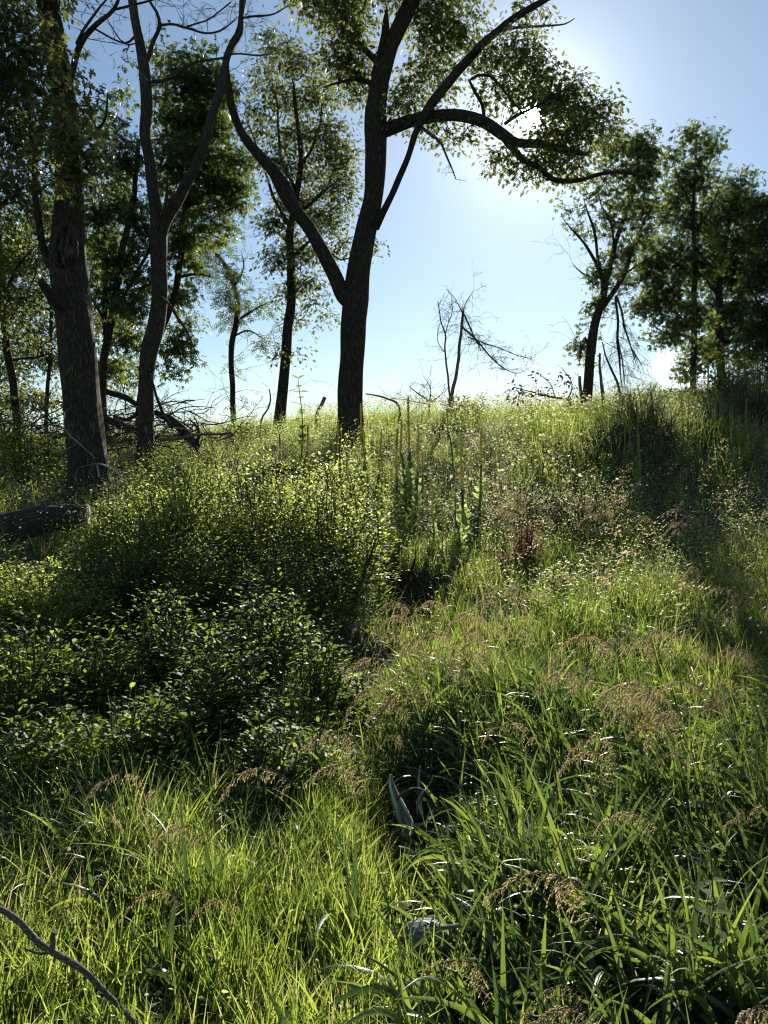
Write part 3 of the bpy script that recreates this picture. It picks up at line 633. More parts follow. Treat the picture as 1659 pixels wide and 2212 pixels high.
simple_tree('tall_ash_tree', 'round dark crowned tree with a thick trunk just right of the tallest one', 25,
 [(1560, 870, 22), (1558, 800, 20), (1555, 720, 19), (1553, 640, 17), (1560, 560, 14), (1575, 470, 10), (1590, 400, 6)],
 [[(1555, 700, 10), (1600, 640, 8), (1640, 600, 5)], [(1555, 640, 9), (1510, 590, 7), (1480, 560, 4)], [(1556, 740, 9), (1610, 730, 7), (1660, 720, 4)]],
 [(1595, 390, 38, 28, .9), (1570, 440, 50, 40, 1), (1620, 450, 45, 45, 1), (1590, 520, 70, 45, 1.2), (1560, 590, 70, 45, 1.2), (1620, 600, 60, 50, 1.2), (1570, 670, 75, 40, 1.2), (1620, 700, 60, 45, 1.1), (1550, 740, 60, 30, 1), (1600, 770, 50, 25, .8), (1540, 480, 35, 35, .8)],
 PALM, .15, 270, 'ashleaf', 'dark trees at the right edge', seed=73, mult=2.3, subr=.25)
simple_tree('tall_ash_tree', 'dark leafy tree cut off by the right edge of the picture', 22,
 [(1665, 880, 20), (1668, 780, 18), (1675, 660, 16), (1680, 520, 12), (1690, 420, 8)],
 [[(1668, 700, 9), (1630, 640, 6), (1610, 600, 4)]],
 [(1650, 430, 40, 30, .9), (1665, 500, 60, 50, 1.1), (1650, 590, 50, 50, 1.1), (1670, 680, 70, 50, 1.2), (1650, 750, 60, 40, 1.2), (1660, 810, 60, 30, 1.2), (1740, 560, 60, 100, .8), (1740, 720, 60, 80, .8)],
 PALM, .15, 270, 'ashleaf', 'dark trees at the right edge', seed=74, mult=2.3, subr=.25)
simple_tree('background_tree', 'slender trees farthest back between the left trunks, seen as a screen of leaves', 25,
 [(175, 930, 10), (172, 800, 9), (178, 650, 8), (185, 500, 6)],
 [[(175, 760, 5), (120, 700, 4), (60, 660, 3)], [(176, 700, 5), (240, 640, 4), (300, 600, 3)], [(180, 600, 4), (130, 520, 3)]],
 [(30, 520, 70, 60), (60, 640, 70, 60), (40, 760, 70, 60), (90, 860, 80, 35, .8), (20, 860, 50, 35, .8), (225, 560, 50, 60), (240, 680, 50, 60), (230, 800, 50, 50, .8), (285, 680, 30, 80, .8), (300, 800, 30, 60, .6), (110, 440, 50, 60), (220, 400, 50, 60, .8), (385, 640, 40, 50, .6), (400, 700, 35, 40, .6)],
 OAK, .14, 200, 'oakleaf', 'trees behind the left trunks', seed=69, mult=2.2)
# filler trees just past the left frame, they shade the left slope
simple_tree('background_tree', 'leafy tree mostly outside the left edge, leaves showing beside the slanting trunk', 14,
 [(-120, 1050, 26), (-125, 900, 24), (-130, 700, 22), (-130, 500, 18), (-120, 300, 12)],
 [[(-130, 650, 10), (-60, 560, 8), (0, 500, 5)], [(-130, 560, 10), (-200, 480, 8)]],
 [(-60, 520, 90, 80), (-150, 400, 110, 100), (-30, 640, 60, 50, .7), (-180, 600, 100, 90), (-120, 200, 120, 90), (-260, 300, 120, 140), (-250, 550, 100, 120)],
 OAK, .14, 200, 'oakleaf', 'trees behind the left trunks', seed=75)

# --- bent bare saplings on the skyline
def bare(name, label, cat, D, paths, tw, mat='deadwood', group=None, gen=2, L0=.6, up=.2, droop=.2, stepr=.012):
    b = Gd(paths[0][0][0], D); mt = root(name, b, label, cat, group)
    samp = []
    for k, sp in enumerate(paths):
        T = Tubes(); pts, rad = pxpath(sp, D)
        if k == 0: pts.insert(0, np.array([pts[0][0], pts[0][1], float(H(pts[0][0], pts[0][1])) - .1])); rad.insert(0, rad[0])
        T.add(pts, rad, 7, step=.1, rough=.05, seed=k, wob=stepr); T.build('stem' if k == 0 else 'branch', M[mat], mt); samp.append(T.samp[-1])
    TW = Tubes()
    for k, n_ in tw: twigs(TW, samp[k], n_, L0, .007, gen, up, droop)
    if TW.n: TW.build('twigs', M[mat], mt)
    return mt, samp
bare('bare_sapling', 'bare broken sapling on the skyline, its snapped top bent over to the right', 'sapling', 19,
 [[(978, 850, 9), (988, 790, 8), (995, 730, 7), (999, 672, 6)], [(999, 672, 4), (1015, 705, 4), (1030, 740, 3), (1040, 760, 2)], [(996, 705, 5), (1020, 725, 5), (1050, 760, 4), (1080, 790, 3), (1110, 805, 2)],
  [(1010, 728, 3), (1060, 745, 3), (1110, 765, 2), (1150, 775, 1.5)], [(998, 674, 3), (985, 650, 2), (965, 625, 1.5)], [(998, 680, 2.5), (1010, 650, 2), (1020, 630, 1.2)]],
 [(1, 18), (2, 26), (3, 16), (4, 8), (5, 8)], L0=.55, gen=2, up=0, droop=.3)
bare('bare_sapling', 'thin bare upright sapling standing just left of the snapped one', 'sapling', 19.3,
 [[(970, 850, 5), (967, 800, 5), (960, 760, 4), (962, 720, 4), (952, 690, 3), (945, 650, 2)], [(962, 720, 2.5), (975, 680, 2), (975, 640, 1.4)], [(960, 760, 2.5), (945, 735, 1.8), (948, 700, 1.2)]],
 [(0, 12), (1, 12), (2, 6)], L0=.5, gen=1, up=.5, droop=0)
LV = Leaves(); crown(LV, None, [(1115, 760, 28, 12, .35), (1085, 750, 22, 8, .3)], 19, OVATE, .06, 300, 8, .15)
fol = LV.build('leaf_sprays', M['ashleaf'], [o_ for o_ in bpy.data.objects if o_.name.startswith('bare_sapling') and 'snapped top' in o_.get('label', '')][0])
bare('dead_snag', 'short broken upright snag close right of the leaning ash trunk', 'snag', 19.6,
 [[(1302, 865, 9), (1298, 820, 7), (1296, 780, 6), (1295, 764, 5)]], [], gen=0)
bare('dead_snag', 'low jagged stump touching the left foot of the leaning ash', 'snag', 19.8,
 [[(1255, 865, 9), (1254, 840, 8), (1253, 812, 7)]], [], gen=0)
bare('dead_snag', 'leaning sawn post-like stub on the crest left of the big forked oak', 'snag', 19,
 [[(684, 895, 8), (692, 876, 9), (702, 858, 9)]], [], gen=0)
bare('dead_snag', 'thin crooked dead stem between the slim tree and the shaggy oak', 'snag', 20,
 [[(565, 905, 5), (578, 885, 4), (584, 860, 4), (583, 840, 2.5)]], [(0, 5)], gen=1, L0=.3)
bare('fallen_branch', 'curved dead branch lying on the crest just right of the big forked oak', 'branch', 18,
 [[(862, 878, 6), (835, 862, 5), (812, 853, 4), (790, 850, 3)]], [(0, 6)], gen=1, L0=.3)
bare('twiggy_brush', 'tangle of thin grey twigs on the skyline left of the bare saplings', 'brush', 19,
 [[(925, 870, 4), (905, 850, 3), (885, 835, 2)], [(925, 872, 4), (930, 840, 2), (915, 810, 1)], [(925, 872, 3), (880, 865, 2), (840, 860, 1)], [(925, 872, 3), (955, 850, 2), (960, 830, 1)]],
 [(0, 16), (1, 14), (2, 14), (3, 10)], gen=1, L0=.45, up=.5)
# brown dead-leaved brush by the ash foot
mt, sp = bare('dead_leaf_brush', 'fallen brush with shrivelled dark brown leaves left of the leaning ash', 'brush', 19,
 [[(1230, 868, 6), (1180, 855, 5), (1140, 845, 3), (1110, 835, 2)], [(1200, 860, 3), (1190, 830, 2), (1165, 810, 1.5)], [(1225, 866, 4), (1235, 830, 3), (1215, 795, 1.5)]],
 [(0, 14), (1, 8), (2, 8)], gen=1, L0=.4, up=.4)
LV = Leaves(); crown(LV, None, [(1120, 850, 28, 14, 1.4), (1165, 850, 30, 12, 1.2), (1225, 820, 16, 14, .9), (1165, 812, 8, 10, .9), (1110, 828, 12, 12, 1), (1205, 800, 12, 8, .7), (1240, 850, 16, 12, 1)], 19, OVATE, .11, 190, 6, .12)
LV.build('dead_leaves', M['deadleaf'], mt)
bare('hanging_brush', 'spray of bare drooping branches hanging to the ground right of the leaning ash', 'brush', 20.5,
 [[(1340, 860, 6), (1330, 820, 6), (1318, 790, 5), (1308, 765, 4), (1300, 740, 3)], [(1345, 700, 4), (1365, 750, 3), (1385, 790, 2)], [(1335, 730, 3), (1345, 790, 3), (1350, 830, 2)]],
 [(0, 12), (1, 22), (2, 20)], gen=2, L0=.6, up=-.3, droop=.7)

# ------------------------------------------------------------------ fallen wood
def log(name, label, a, b, r, mat, seed, cat='log', sides=18, bend=0.05):
    a, b = np.array(a), np.array(b); mid = (a + b) / 2 + np.array([0, 0, bend])
    mt = root(name, (mid[0], mid[1], float(H(mid[0], mid[1]))), label, cat)
    T = Tubes(); T.add([a, mid, b], [r * 1.05, r, r * .92], sides, step=.08, rough=.10, seed=seed)
    T.build('log_bark', M[mat], mt)
    for e, q in ((a, a - mid), (b, b - mid)):
        q = q / np.linalg.norm(q); T = Tubes()
        T.add([e - q * .02, e + q * .012, e + q * .0121], [r * .93, r * .9, .001], sides, rough=.05, seed=seed)
        T.build('cut_end', M['weathered'], mt)
    return mt
log('fallen_log', 'thick dark barked log lying at the foot of the very thick left trunk', P(15, 1142, 9.6), P(190, 1118, 9.8), .19, 'greybark', 81)
log('fallen_log', 'second log end poking out at the left edge behind the dark thick log', P(-90, 1128, 10.4), P(40, 1135, 10.6), .13, 'bark', 82)
log('fallen_log', 'short ridged log half hidden in the leafy weeds below the slim crest tree', P(550, 1030, 11.6), P(640, 1022, 12.2), .13, 'bark', 83)
log('fallen_log', 'brown log lying in the shade at the right edge behind the mulleins', P(1590, 992, 13.6), P(1700, 985, 14.0), .13, 'bark', 84)

def branch_thing(label, spec, D, mat='bark', tw=8, L0=.5, name='fallen_branch', sides=8, group=None, gen=2, up=.2, lift=0):
    p0 = pxpath(spec, D)[0][0]
    mt = root(name, (p0[0], p0[1], float(H(p0[0], p0[1]))), label, 'branch', group)
    T = Tubes(); T.add(*pxpath(spec, D), sides, step=.08, rough=.10, seed=int(spec[0][0]), cap=True, wob=.012); s = T.samp[-1]
    T.build('stem', M[mat], mt)
    if tw:
        TW = Tubes(); twigs(TW, s, tw, L0, .006, gen, up, .1); TW.build('twigs', M[mat], mt)
    return mt
g = 'fallen limbs in the left brush pile'
branch_thing('thickest fallen limb sloping down to the right from behind the twin stemmed tree', [(335, 890, 14), (365, 905, 20), (395, 930, 22), (430, 965, 22)], 15.2, tw=8, group=g)
branch_thing('thin dark limb leaning steeply just right of the twin stemmed trunk', [(322, 800, 4), (335, 850, 7), (352, 890, 8), (372, 925, 9)], 14.6, tw=8, group=g)
branch_thing('long grey branch lying level and pointing right out of the brush pile', [(345, 950, 8), (395, 945, 8), (450, 938, 6), (500, 935, 4)], 13.6, 'deadwood', tw=8, group=g)
branch_thing('dark limb arching between the very thick trunk and the twin stemmed trunk', [(228, 845, 14, .5), (270, 860, 14, .6), (300, 875, 12, .6), (330, 868, 8, .6)], 16.5, tw=10, group=g)
branch_thing('heavy dark limb lying low between the two left trunks', [(225, 905, 18), (265, 920, 17), (310, 938, 14), (350, 955, 12)], 15.8, tw=12, group=g)
branch_thing('curved dark limb dipping below the arching one in the brush pile', [(245, 900, 8), (280, 905, 9), (305, 880, 9), (315, 850, 7)], 16.2, tw=10, group=g)
branch_thing('small black forked snag at the right end of the brush pile', [(420, 965, 9), (432, 940, 8), (425, 920, 6), (410, 905, 3)], 14.8, tw=5, L0=.3, group=g)
branch_thing('pale crooked dead branch standing before the very thick trunk', [(215, 1030, 5), (212, 1000, 5), (250, 1018, 5, -.3), (270, 1050, 3, -.4)], 11.0, 'weathered', tw=6, L0=.35, group=None)
branch_thing('thin pale bent twig crossing the front of the very thick trunk', [(205, 990, 2), (170, 955, 2.5), (143, 930, 2.5), (141, 890, 1.5)], 11.1, 'weathered', tw=4, L0=.3, gen=1)
branch_thing('long wiry dead branch curving down at the left edge beside the dark bushes', [(-20, 1265, 5), (30, 1300, 4), (55, 1370, 4), (50, 1420, 3), (15, 1480, 2)], 6.5, 'weathered', tw=5, L0=.35, gen=1)
branch_thing('thick pale fallen branch in the shade at the left edge', [(-30, 1590, 16), (40, 1600, 13), (60, 1630, 11), (110, 1650, 6)], 4.9, 'greybark', tw=3, L0=.3, gen=1)
branch_thing('short curved bare stick in the dark undergrowth at left', [(163, 1515, 3), (172, 1550, 5), (190, 1568, 6), (215, 1578, 5)], 5.0, 'weathered', tw=0)
branch_thing('slender grey stick slanting up through the shaded grass left of centre', [(505, 1690, 3), (545, 1760, 5), (590, 1800, 6), (640, 1840, 7)], 3.7, 'greybark', tw=2, L0=.2, gen=1)
# tangled twigs of the brush pile
TW = Tubes()
for _ in range(220):
    px, py = rng.uniform(-20, 480), rng.uniform(830, 985); yy = 15.5 + rng.uniform(-1.2, 2.5)
    if px > 420 and rng.random() < .5: continue
    p = P(px, py, yy); zg = float(H(p[0], p[1]))
    if p[2] < zg + .05: p[2] = zg + .05 + rng.random() * .3
    if p[2] > zg + 1.1: p[2] = zg + rng.random() * 1.1
    d = rng.normal(size=3) * [1, 1, .45]; d /= np.linalg.norm(d)
    _twig(TW, p, d, rng.uniform(.6, 1.7), rng.uniform(.009, .02), 2, .15, .9)
o = TW.build('brush_tangle', M['twig']); tag(o, 'tangle of dead twigs heaped round the feet of the left trunks', 'brush', kind='stuff')

# dead brush heap in the middle
g = 'charred looking branches in the middle of the slope'
D = G(905, 1290)[1] - .1
for lab, sp in [('upright black forked branch topmost in the mid-slope dead heap', [(885, 1290, 9), (885, 1262, 9), (890, 1235, 7), (899, 1205, 4)]),
                ('stubby thick black branch leaning left in the mid-slope dead heap', [(917, 1275, 12), (905, 1255, 12), (890, 1238, 10), (882, 1228, 9)]),
                ('spiky black branch rising at the left of the mid-slope dead heap', [(880, 1285, 7), (862, 1262, 6), (850, 1245, 5), (847, 1220, 3)]),
                ('low black branch pointing left out of the mid-slope dead heap', [(880, 1282, 5), (850, 1276, 4), (820, 1275, 3)]),
                ('grey branch arching right out of the mid-slope dead heap', [(905, 1290, 5), (935, 1275, 5), (955, 1272, 4), (978, 1290, 2)])]:
    branch_thing(lab, sp, D, 'bark' if 'black' in lab else 'deadwood', tw=5, L0=.25, group=g, gen=1)
branch_thing('weathered curved root-like log under the mid-slope dead heap', [(830, 1300, 5), (848, 1294, 14), (875, 1306, 14), (905, 1330, 10)], D - .3, 'greybark', tw=0)

# weathered driftwood-like stump in the near grass
D = 3.55
b = Gd(880, D)
mt = root('weathered_stump', b, 'splintered silvery stump with curling roots in the grass, lower centre', 'stump')
for nm, sp, mm in [('splinter', [(882, 1838, 40), (868, 1800, 36), (856, 1765, 24), (848, 1735, 16), (844, 1712, 6)], 'weathered'),
                   ('splinter', [(912, 1800, 12, .2), (906, 1760, 10, .3), (903, 1720, 8, .3), (906, 1690, 3, .3)], 'weathered'),
                   ('root', [(925, 1830, 34, .05), (895, 1835, 30), (860, 1845, 22), (822, 1856, 8)], 'deadwood'),
                   ('root', [(930, 1815, 18), (935, 1790, 16, .1), (960, 1800, 10, .1), (985, 1830, 6)], 'deadwood'),
                   ('root', [(858, 1768, 7, -.1), (868, 1755, 8, -.12), (890, 1745, 8, -.1), (918, 1752, 6, 0), (935, 1768, 4)], 'deadwood'),
                   ('root', [(902, 1800, 3, -.1), (901, 1775, 4, -.12), (915, 1750, 4, -.1), (928, 1735, 4, 0), (935, 1715, 3)], 'weathered')]:
    T = Tubes(); T.add(*pxpath(sp, D), 12, step=.03, rough=.16, seed=int(sp[0][0]), cap=True, wob=.004); T.build(nm, M[mm], mt)
mt.location.z += .09
# pale grey stump near the bottom edge
D = 2.42
b = Gd(925, D)
mt = root('pale_grey_stump', b, 'pale grey flared stump block half hidden by bright grass at the bottom edge', 'stump')
T = Tubes(); T.add([P(922, 2200, D), P(922, 2120, D), P(925, 2070, D), P(928, 2035, D), P(926, 2015, D)], [.10, .085, .055, .085, .10], 20, step=.02, rough=.14, seed=5, cap=True); T.build('block', M['greystone'], mt)
T = Tubes(); T.add([P(890, 2020, D), P(925, 2026, D - .02), P(985, 2032, D + .05)], [.045, .06, .04], 14, step=.03, rough=.2, seed=6, cap=True); T.build('flared_top', M['greystone'], mt)
T = Tubes(); T.add([P(990, 2120, D + .25), P(1000, 2160, D + .22), P(1010, 2200, D + .2)], [.04, .06, .06], 12, step=.03, rough=.2, seed=9, cap=True); T.build('root', M['greystone'], mt)

# foreground limb, lower left
sp = [(-180, 1850, 14, .35), (-60, 1920, 15, .15), (10, 1972, 16), (60, 2012, 17), (110, 2050, 18), (165, 2086, 18), (205, 2122, 16), (255, 2172, 15), (310, 2225, 15, -.05), (420, 2350, 13, -.1)]
D = 2.0
mt = root('dead_limb', Gd(140, D), 'knobbly lichened dead limb slanting across the bottom left corner', 'branch')
T = Tubes(); T.add(*pxpath(sp, D), 12, step=.02, rough=.16, seed=91, cap=True, wob=.003); T.build('stem', M['limbmoss'], mt); ss = T.samp[-1]
T = Tubes(); T.add(*pxpath([(112, 2052, 14), (114, 2035, 13), (113, 2022, 12), (116, 2014, 12)], D), 10, step=.012, rough=.2, seed=92, cap=True); T.build('stub', M['limbmoss'], mt)
T = Tubes(); T.add(*pxpath([(108, 2056, 8), (88, 2060, 7), (60, 2052, 5), (48, 2046, 2)], D), 8, step=.012, rough=.2, seed=93, cap=True); T.build('stub', M['limbmoss'], mt)
T = Tubes()
for q in (20, 60, 85, 110):
    s0 = ss[q % len(ss)]; T.add([s0[:3], s0[:3] + [.004, -.004, .022]], [.008, .004], 6, cap=True)
T.build('bud_knobs', M['limbmoss'], mt)

# ------------------------------------------------------------------ MULLEINS
def mullein(k):
    mt = bpy.data.objects.new('mullein', None); COL.objects.link(mt); mt['category'] = 'mullein'; mt['group'] = 'tall mullein spikes on the slope'
    h0 = [.46, .38, .52, .30][k]
    T = Tubes(); lean = rng.normal(size=2) * .02
    T.add([[0, 0, -.03], [lean[0], lean[1], .5], [lean[0] * 2, lean[1] * 2, h0 + .12]], [.014, .012, .010], 8, step=.08); T.build('stem', M['greenstem'], mt)
    zz = np.linspace(h0, 1.0, 70); rr = .0105 * (1 + .25 * np.sin(zz * 260) + .15 * rng.normal(size=70)); rr[-4:] *= [.8, .6, .4, .15]
    pts = np.column_stack([lean[0] * 2 + .01 * np.sin(zz * 5 + k), lean[1] * 2 + 0 * zz, zz])
    th = np.linspace(0, 6.283, 8, endpoint=False)
    V = (pts[:, None, :] + rr[:, None, None] * (1 + .3 * rng.normal(size=(70, 8, 1)) * .6) * np.stack([np.cos(th), np.sin(th), 0 * th], 1)[None]).reshape(-1, 3)
    i = np.arange(69)[:, None] * 8; j = np.arange(8)[None]; Q = np.stack([i + j, i + (j + 1) % 8, i + 8 + (j + 1) % 8, i + 8 + j], 2).reshape(-1, 4)
    mk('flower_spike', V, Q, M['spike'], mt, {'rnd': rng.random(len(V))})
    LV = Leaves()
    n = 34; t = np.linspace(0, 1, n); az = t * n * 2.4; z = .02 + t ** 1.1 * (h0 + .02)
    upk = .25 + 1.6 * t; ax = np.column_stack([np.cos(az), np.sin(az), upk])
    LV.add(OVATE, np.column_stack([0 * t + np.cos(az) * .008, np.sin(az) * .008, z]), ax, (.145 - .085 * t) * rng.uniform(.8, 1.2, n), .4)
    LV.build('leaves', M['mullein'], mt)
    return mt
protos = [mullein(k) for k in range(4)]
mul = [ # px, top row, base row, label
 (573, 950, 1100, 'plain dark mullein spike standing in front of the short ridged log'),
 (604, 937, 1080, 'yellowish mullein spike just right of the short ridged log'),
 (650, 918, 1080, 'bright yellow-edged mullein spike under the tall shoot of opposite leaves'),
 (728, 900, 1060, 'mullein spike overlapping the left foot of the big forked oak'),
 (733, 915, 1075, 'shorter of two mulleins at the left foot of the big forked oak'),
 (784, 930, 1085, 'mullein spike overlapping the right foot of the big forked oak'),
 (793, 872, 1060, 'thin tall mullein just clear of the right side of the big oak trunk'),
 (813, 925, 1110, 'slim mullein second clear of the big oak on its right'),
 (823, 968, 1130, 'short mullein with pale leafy base right of the big oak'),
 (855, 925, 1140, 'leafy mullein left of the tallest pair'),
 (878, 903, 1110, 'left one of the tallest pair of mulleins in mid picture'),
 (887, 853, 1100, 'tallest mullein of all, its tip reaching the skyline right of the oak'),
 (897, 925, 1150, 'broad leafy mullein directly right of the tallest pair'),
 (912, 975, 1120, 'small thin mullein right of the broad leafy one'),
 (982, 880, 1030, 'distant mullein below the bare saplings'),
 (1002, 932, 1180, 'tall dark mullein spike with pale leafy foot in mid slope'),
 (1036, 920, 1120, 'dark spiked mullein standing alone at the right of the middle cluster'),
 (938, 1050, 1190, 'short pale green mullein in front of the middle cluster'),
 (998, 1070, 1220, 'pale leafy mullein standing directly before the tall dark one'),
 (956, 1110, 1210, 'stunted mullein, left one of a close low pair'),
 (964, 1116, 1215, 'stunted mullein, right one of a close low pair'),
 (1037, 1105, 1200, 'low thin mullein below the lone dark spiked one'),
 (868, 1105, 1200, 'low mullein at the left front of the middle cluster'),
 (1347, 908, 1035, 'shorter left mullein of the shaded trio on the right slope'),
 (1360, 884, 1030, 'middle mullein of the shaded trio on the right slope'),
 (1378, 886, 1040, 'right hand tallest mullein of the shaded trio on the right slope'),
 (1376, 940, 1080, 'double stalked looking mullein in front of the shaded trio'),
 (1475, 845, 1010, 'thick mullein beside the arching feathery sapling'),
 (1485, 852, 990, 'thin mullein close behind the thick one by the feathery sapling'),
 (1523, 770, 930, 'very thin tall mullein silhouetted between the right hand trees'),
 (1538, 815, 930, 'mullein silhouetted under the round crowned right tree'),
 (1582, 886, 1030, 'left mullein of the close pair near the right edge'),
 (1588, 898, 1040, 'right mullein of the close pair near the right edge'),
 (1611, 858, 1010, 'leafy mullein behind the close pair near the right edge'),
 (1655, 900, 1010, 'mullein cut by the right edge of the picture'),
 (1215, 955, 1040, None)]
first = [True] * 4
for i, (px, t_, b_, lab) in enumerate(mul):
    if lab is None: continue
    g_ = G(px, b_); y = g_[1]
    h = (P(px, t_, y)[2] - g_[2]); k = i % 4
    if first[k]:
        o = protos[k]; first[k] = False; o.location = tuple(g_); o.rotation_euler = (0, 0, rng.uniform(0, 6)); o.scale = (h, h, h); o['label'] = lab
    else:
        copy_tree(protos[k], g_, rng.uniform(0, 6), h, lab, (rng.normal() * .015, rng.normal() * .02))

# ------------------------------------------------------------------ SHRUBS
def shrub(name, label, px, y, wpx, h, nshoot, lsize, lper, mat='shrubleaf', tpl=OVATE, group=None, cat='shrub', depth=None, up=.6, tip=.5, opp=True):
    if mat == 'sunlitbush': lsize *= 1.12; lper = int(lper * 1.25)
    b = Gd(px, y); mt = root(name, b, label, cat, group)
    rx = wpx * .5 / F * y; ry = depth or rx
    T = Tubes(); LV = Leaves()
    for k in range(nshoot):
        a = rng.uniform(0, 6.283); rr = math.sqrt(rng.random())
        tx, ty = math.cos(a) * rx * rr, math.sin(a) * ry * rr
        bx, by = b[0] + tx * .45, b[1] + ty * .45
        ex, ey = b[0] + tx, b[1] + ty
        hh = h * (1.0 - .5 * rr ** 2) * rng.uniform(.55, 1.12)
        z0 = float(H(bx, by)); z1 = float(H(ex, ey)) + hh
        p0 = np.array([bx, by, z0 - .03]); p2 = np.array([ex, ey, z1]); p1 = (p0 + p2) / 2 + rng.normal(size=3) * .10 * h + np.array([0, 0, .12 * h])
        bend = rng.normal(size=3) * .08 * h
        p3 = p2 + (p2 - p1) * .25 + bend
        T.add([p0, p1, p2, p3], [.008 * h + .002, .006, .004, .002], 4, step=h / 7)
        s = T.samp[-1][:, :3]
        n = int(lper * rng.uniform(.7, 1.3))
        t = np.sort(.22 + .78 * rng.random(n) ** .8) if not opp else np.repeat(np.linspace(.22, 1, n // 2), 2)
        n = len(t)
        idx = t * (len(s) - 1.001); i0 = idx.astype(int); fr = (idx - i0)[:, None]
        pos = s[i0] * (1 - fr) + s[i0 + 1] * fr
        tang = s[i0 + 1] - s[i0]; tang /= np.linalg.norm(tang, axis=1)[:, None] + 1e-9
        az = rng.uniform(0, 6.28) + np.arange(n) * (math.pi if opp else 2.4) + np.arange(n) // 2 * 1.5
        side = np.column_stack([np.cos(az), np.sin(az), 0 * az])
        ax = side + tang * .35 + np.array([0, 0, .15]) + rng.normal(size=(n, 3)) * .25
        # side sprigs
        sp = side * rng.uniform(0, .16, (n, 1)) * h
        LV.add(tpl, pos + sp, ax, lsize * (1 - .45 * t ** 3) * rng.uniform(.7, 1.25, n), .35)
    T.build('stems', M['twig'], mt); LV.build('foliage', M[mat], mt)
    return mt
g = 'leafy bushes massed left of centre'
for lab, px, y, wp, h, ns, ls, mt_n in [
 ('sunlit ragged bush down slope of the thick log at the left edge', 60, 6.6, 230, .62, 60, .046, 'sunlitbush'),
 ('sunlit ragged bush between the thick log and the dark near bushes', 170, 6.2, 200, .55, 54, .046, 'sunlitbush'),
 ('leafy bush at the back of the big thicket, under the slim crest tree', 520, 10.2, 220, 1.05, 60, .046, 'sunlitbush'),
 ('leafy bush behind the thicket, right below the foot of the shaggy oak', 650, 9.8, 210, 1.15, 64, .050, 'sunlitbush'),
 ('glinting bush at the back right of the thicket among the first mulleins', 750, 9.2, 190, 1.10, 60, .046, 'sunlitbush'),
 ('bush at the back left of the thicket beside the pale dead branch', 385, 9.8, 210, .95, 56, .050, 'sunlitbush'),
 ('pale bush at the far left of the thicket beyond the end of the thick log', 270, 9.0, 190, .75, 50, .044, 'sunlitbush'),
 ('big dark middle bush of the thicket with scattered glints', 570, 8.0, 320, 1.32, 170, .042, 'sunlitbush'),
 ('dark bush on the left flank of the thicket', 400, 7.8, 270, 1.3, 110, .044, 'sunlitbush'),
 ('glossy bush on the right flank of the thicket, over a black hollow', 725, 7.6, 220, 1.3, 100, .042, 'sunlitbush'),
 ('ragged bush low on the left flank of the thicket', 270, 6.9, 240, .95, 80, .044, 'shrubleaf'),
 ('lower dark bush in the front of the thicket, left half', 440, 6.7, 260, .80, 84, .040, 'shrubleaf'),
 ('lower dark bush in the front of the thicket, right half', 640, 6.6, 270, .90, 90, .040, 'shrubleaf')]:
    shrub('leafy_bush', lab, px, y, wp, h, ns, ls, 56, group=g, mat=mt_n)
g = 'broad leaved young bushes in the shade'
for lab, px, y, wp, h, ns in [
 ('bright tipped young bush in the shade, centre of the near bushes', 545, 5.1, 250, .78, 80),
 ('young bush with bright yellow-green tips at the left of the near bushes', 350, 5.2, 220, .74, 64),
 ('slim young bush with upright shoots at the right of the near bushes', 680, 4.9, 150, .66, 36),
 ('low dark bush in front of the near bushes', 470, 4.3, 330, .55, 96),
 ('dark round leaved bush at the left edge of the near shade', 50, 4.4, 260, .72, 70),
 ('dark low bush between the left edge bush and the bright tipped ones', 200, 4.7, 220, .58, 56),
 ('lowest dark bush right above the shaded grass, left of centre', 590, 3.75, 230, .36, 44),
 ('dark loose bush on the left lip of the black hollow', 745, 5.0, 130, .50, 34),
 ('dark ragged bush low on the left lip of the hollow, above the silvery stump', 715, 4.0, 150, .34, 34),
 ('lowest dark bush right above the shaded grass, far left', 330, 3.8, 300, .44, 66),
 ('lowest dark bush at the left edge, right above the shaded grass', 90, 3.7, 260, .42, 50)]:
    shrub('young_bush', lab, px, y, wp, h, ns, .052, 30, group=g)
shrub('weedy_bush', 'sunlit weedy bush below the thick dark log', 130, 7.9, 200, .38, 46, .05, 30, 'weed', OVATE)
shrub('weedy_bush', 'spiky pale weed clump at the right end of the thick dark log', 245, 9.6, 100, .8, 30, .055, 46, 'weed', SLIM)
shrub('weedy_bush', 'sunlit weed clump down slope of the pale spiky one', 290, 8.8, 170, .6, 40, .05, 36, 'weed', SLIM)
shrub('skyline_bush', 'small dark bush round the feet of the bare saplings', 1010, 18.6, 110, .75, 34, .09, 34, 'ashleaf', OVATE)
shrub('skyline_bush', 'low dark bush under the right hand ash trees', 1420, 20, 150, .6, 30, .09, 30, 'ashleaf', OVATE)
shrub('skyline_bush', 'dark low hedge of weeds along the crest left of the leaning ash', 1180, 18.9, 170, .42, 44, .07, 34, 'shrubleaf', OVATE)
shrub('skyline_bush', 'dark low hedge of weeds along the crest right of the leaning ash', 1345, 19.4, 190, .45, 50, .07, 34, 'shrubleaf', OVATE)
shrub('feathery_bush', 'grey-green feathery bush at the right edge under the dark trees', 1625, 16, 130, 1.6, 70, .05, 90, 'feather', SLIM)
shrub('feathery_bush', 'dark feathery bush on the shaded bank behind the mullein trio', 1400, 13.6, 170, .85, 70, .05, 70, 'feather', SLIM)
shrub('feathery_bush', 'low dark feathery bush left of the mullein trio on the shaded bank', 1310, 13.2, 130, .55, 50, .05, 60, 'feather', SLIM)
shrub('feathery_bush', 'fine leaved dark bush behind the close mullein pair', 1530, 14.5, 170, 1.0, 60, .05, 70, 'feather', SLIM)
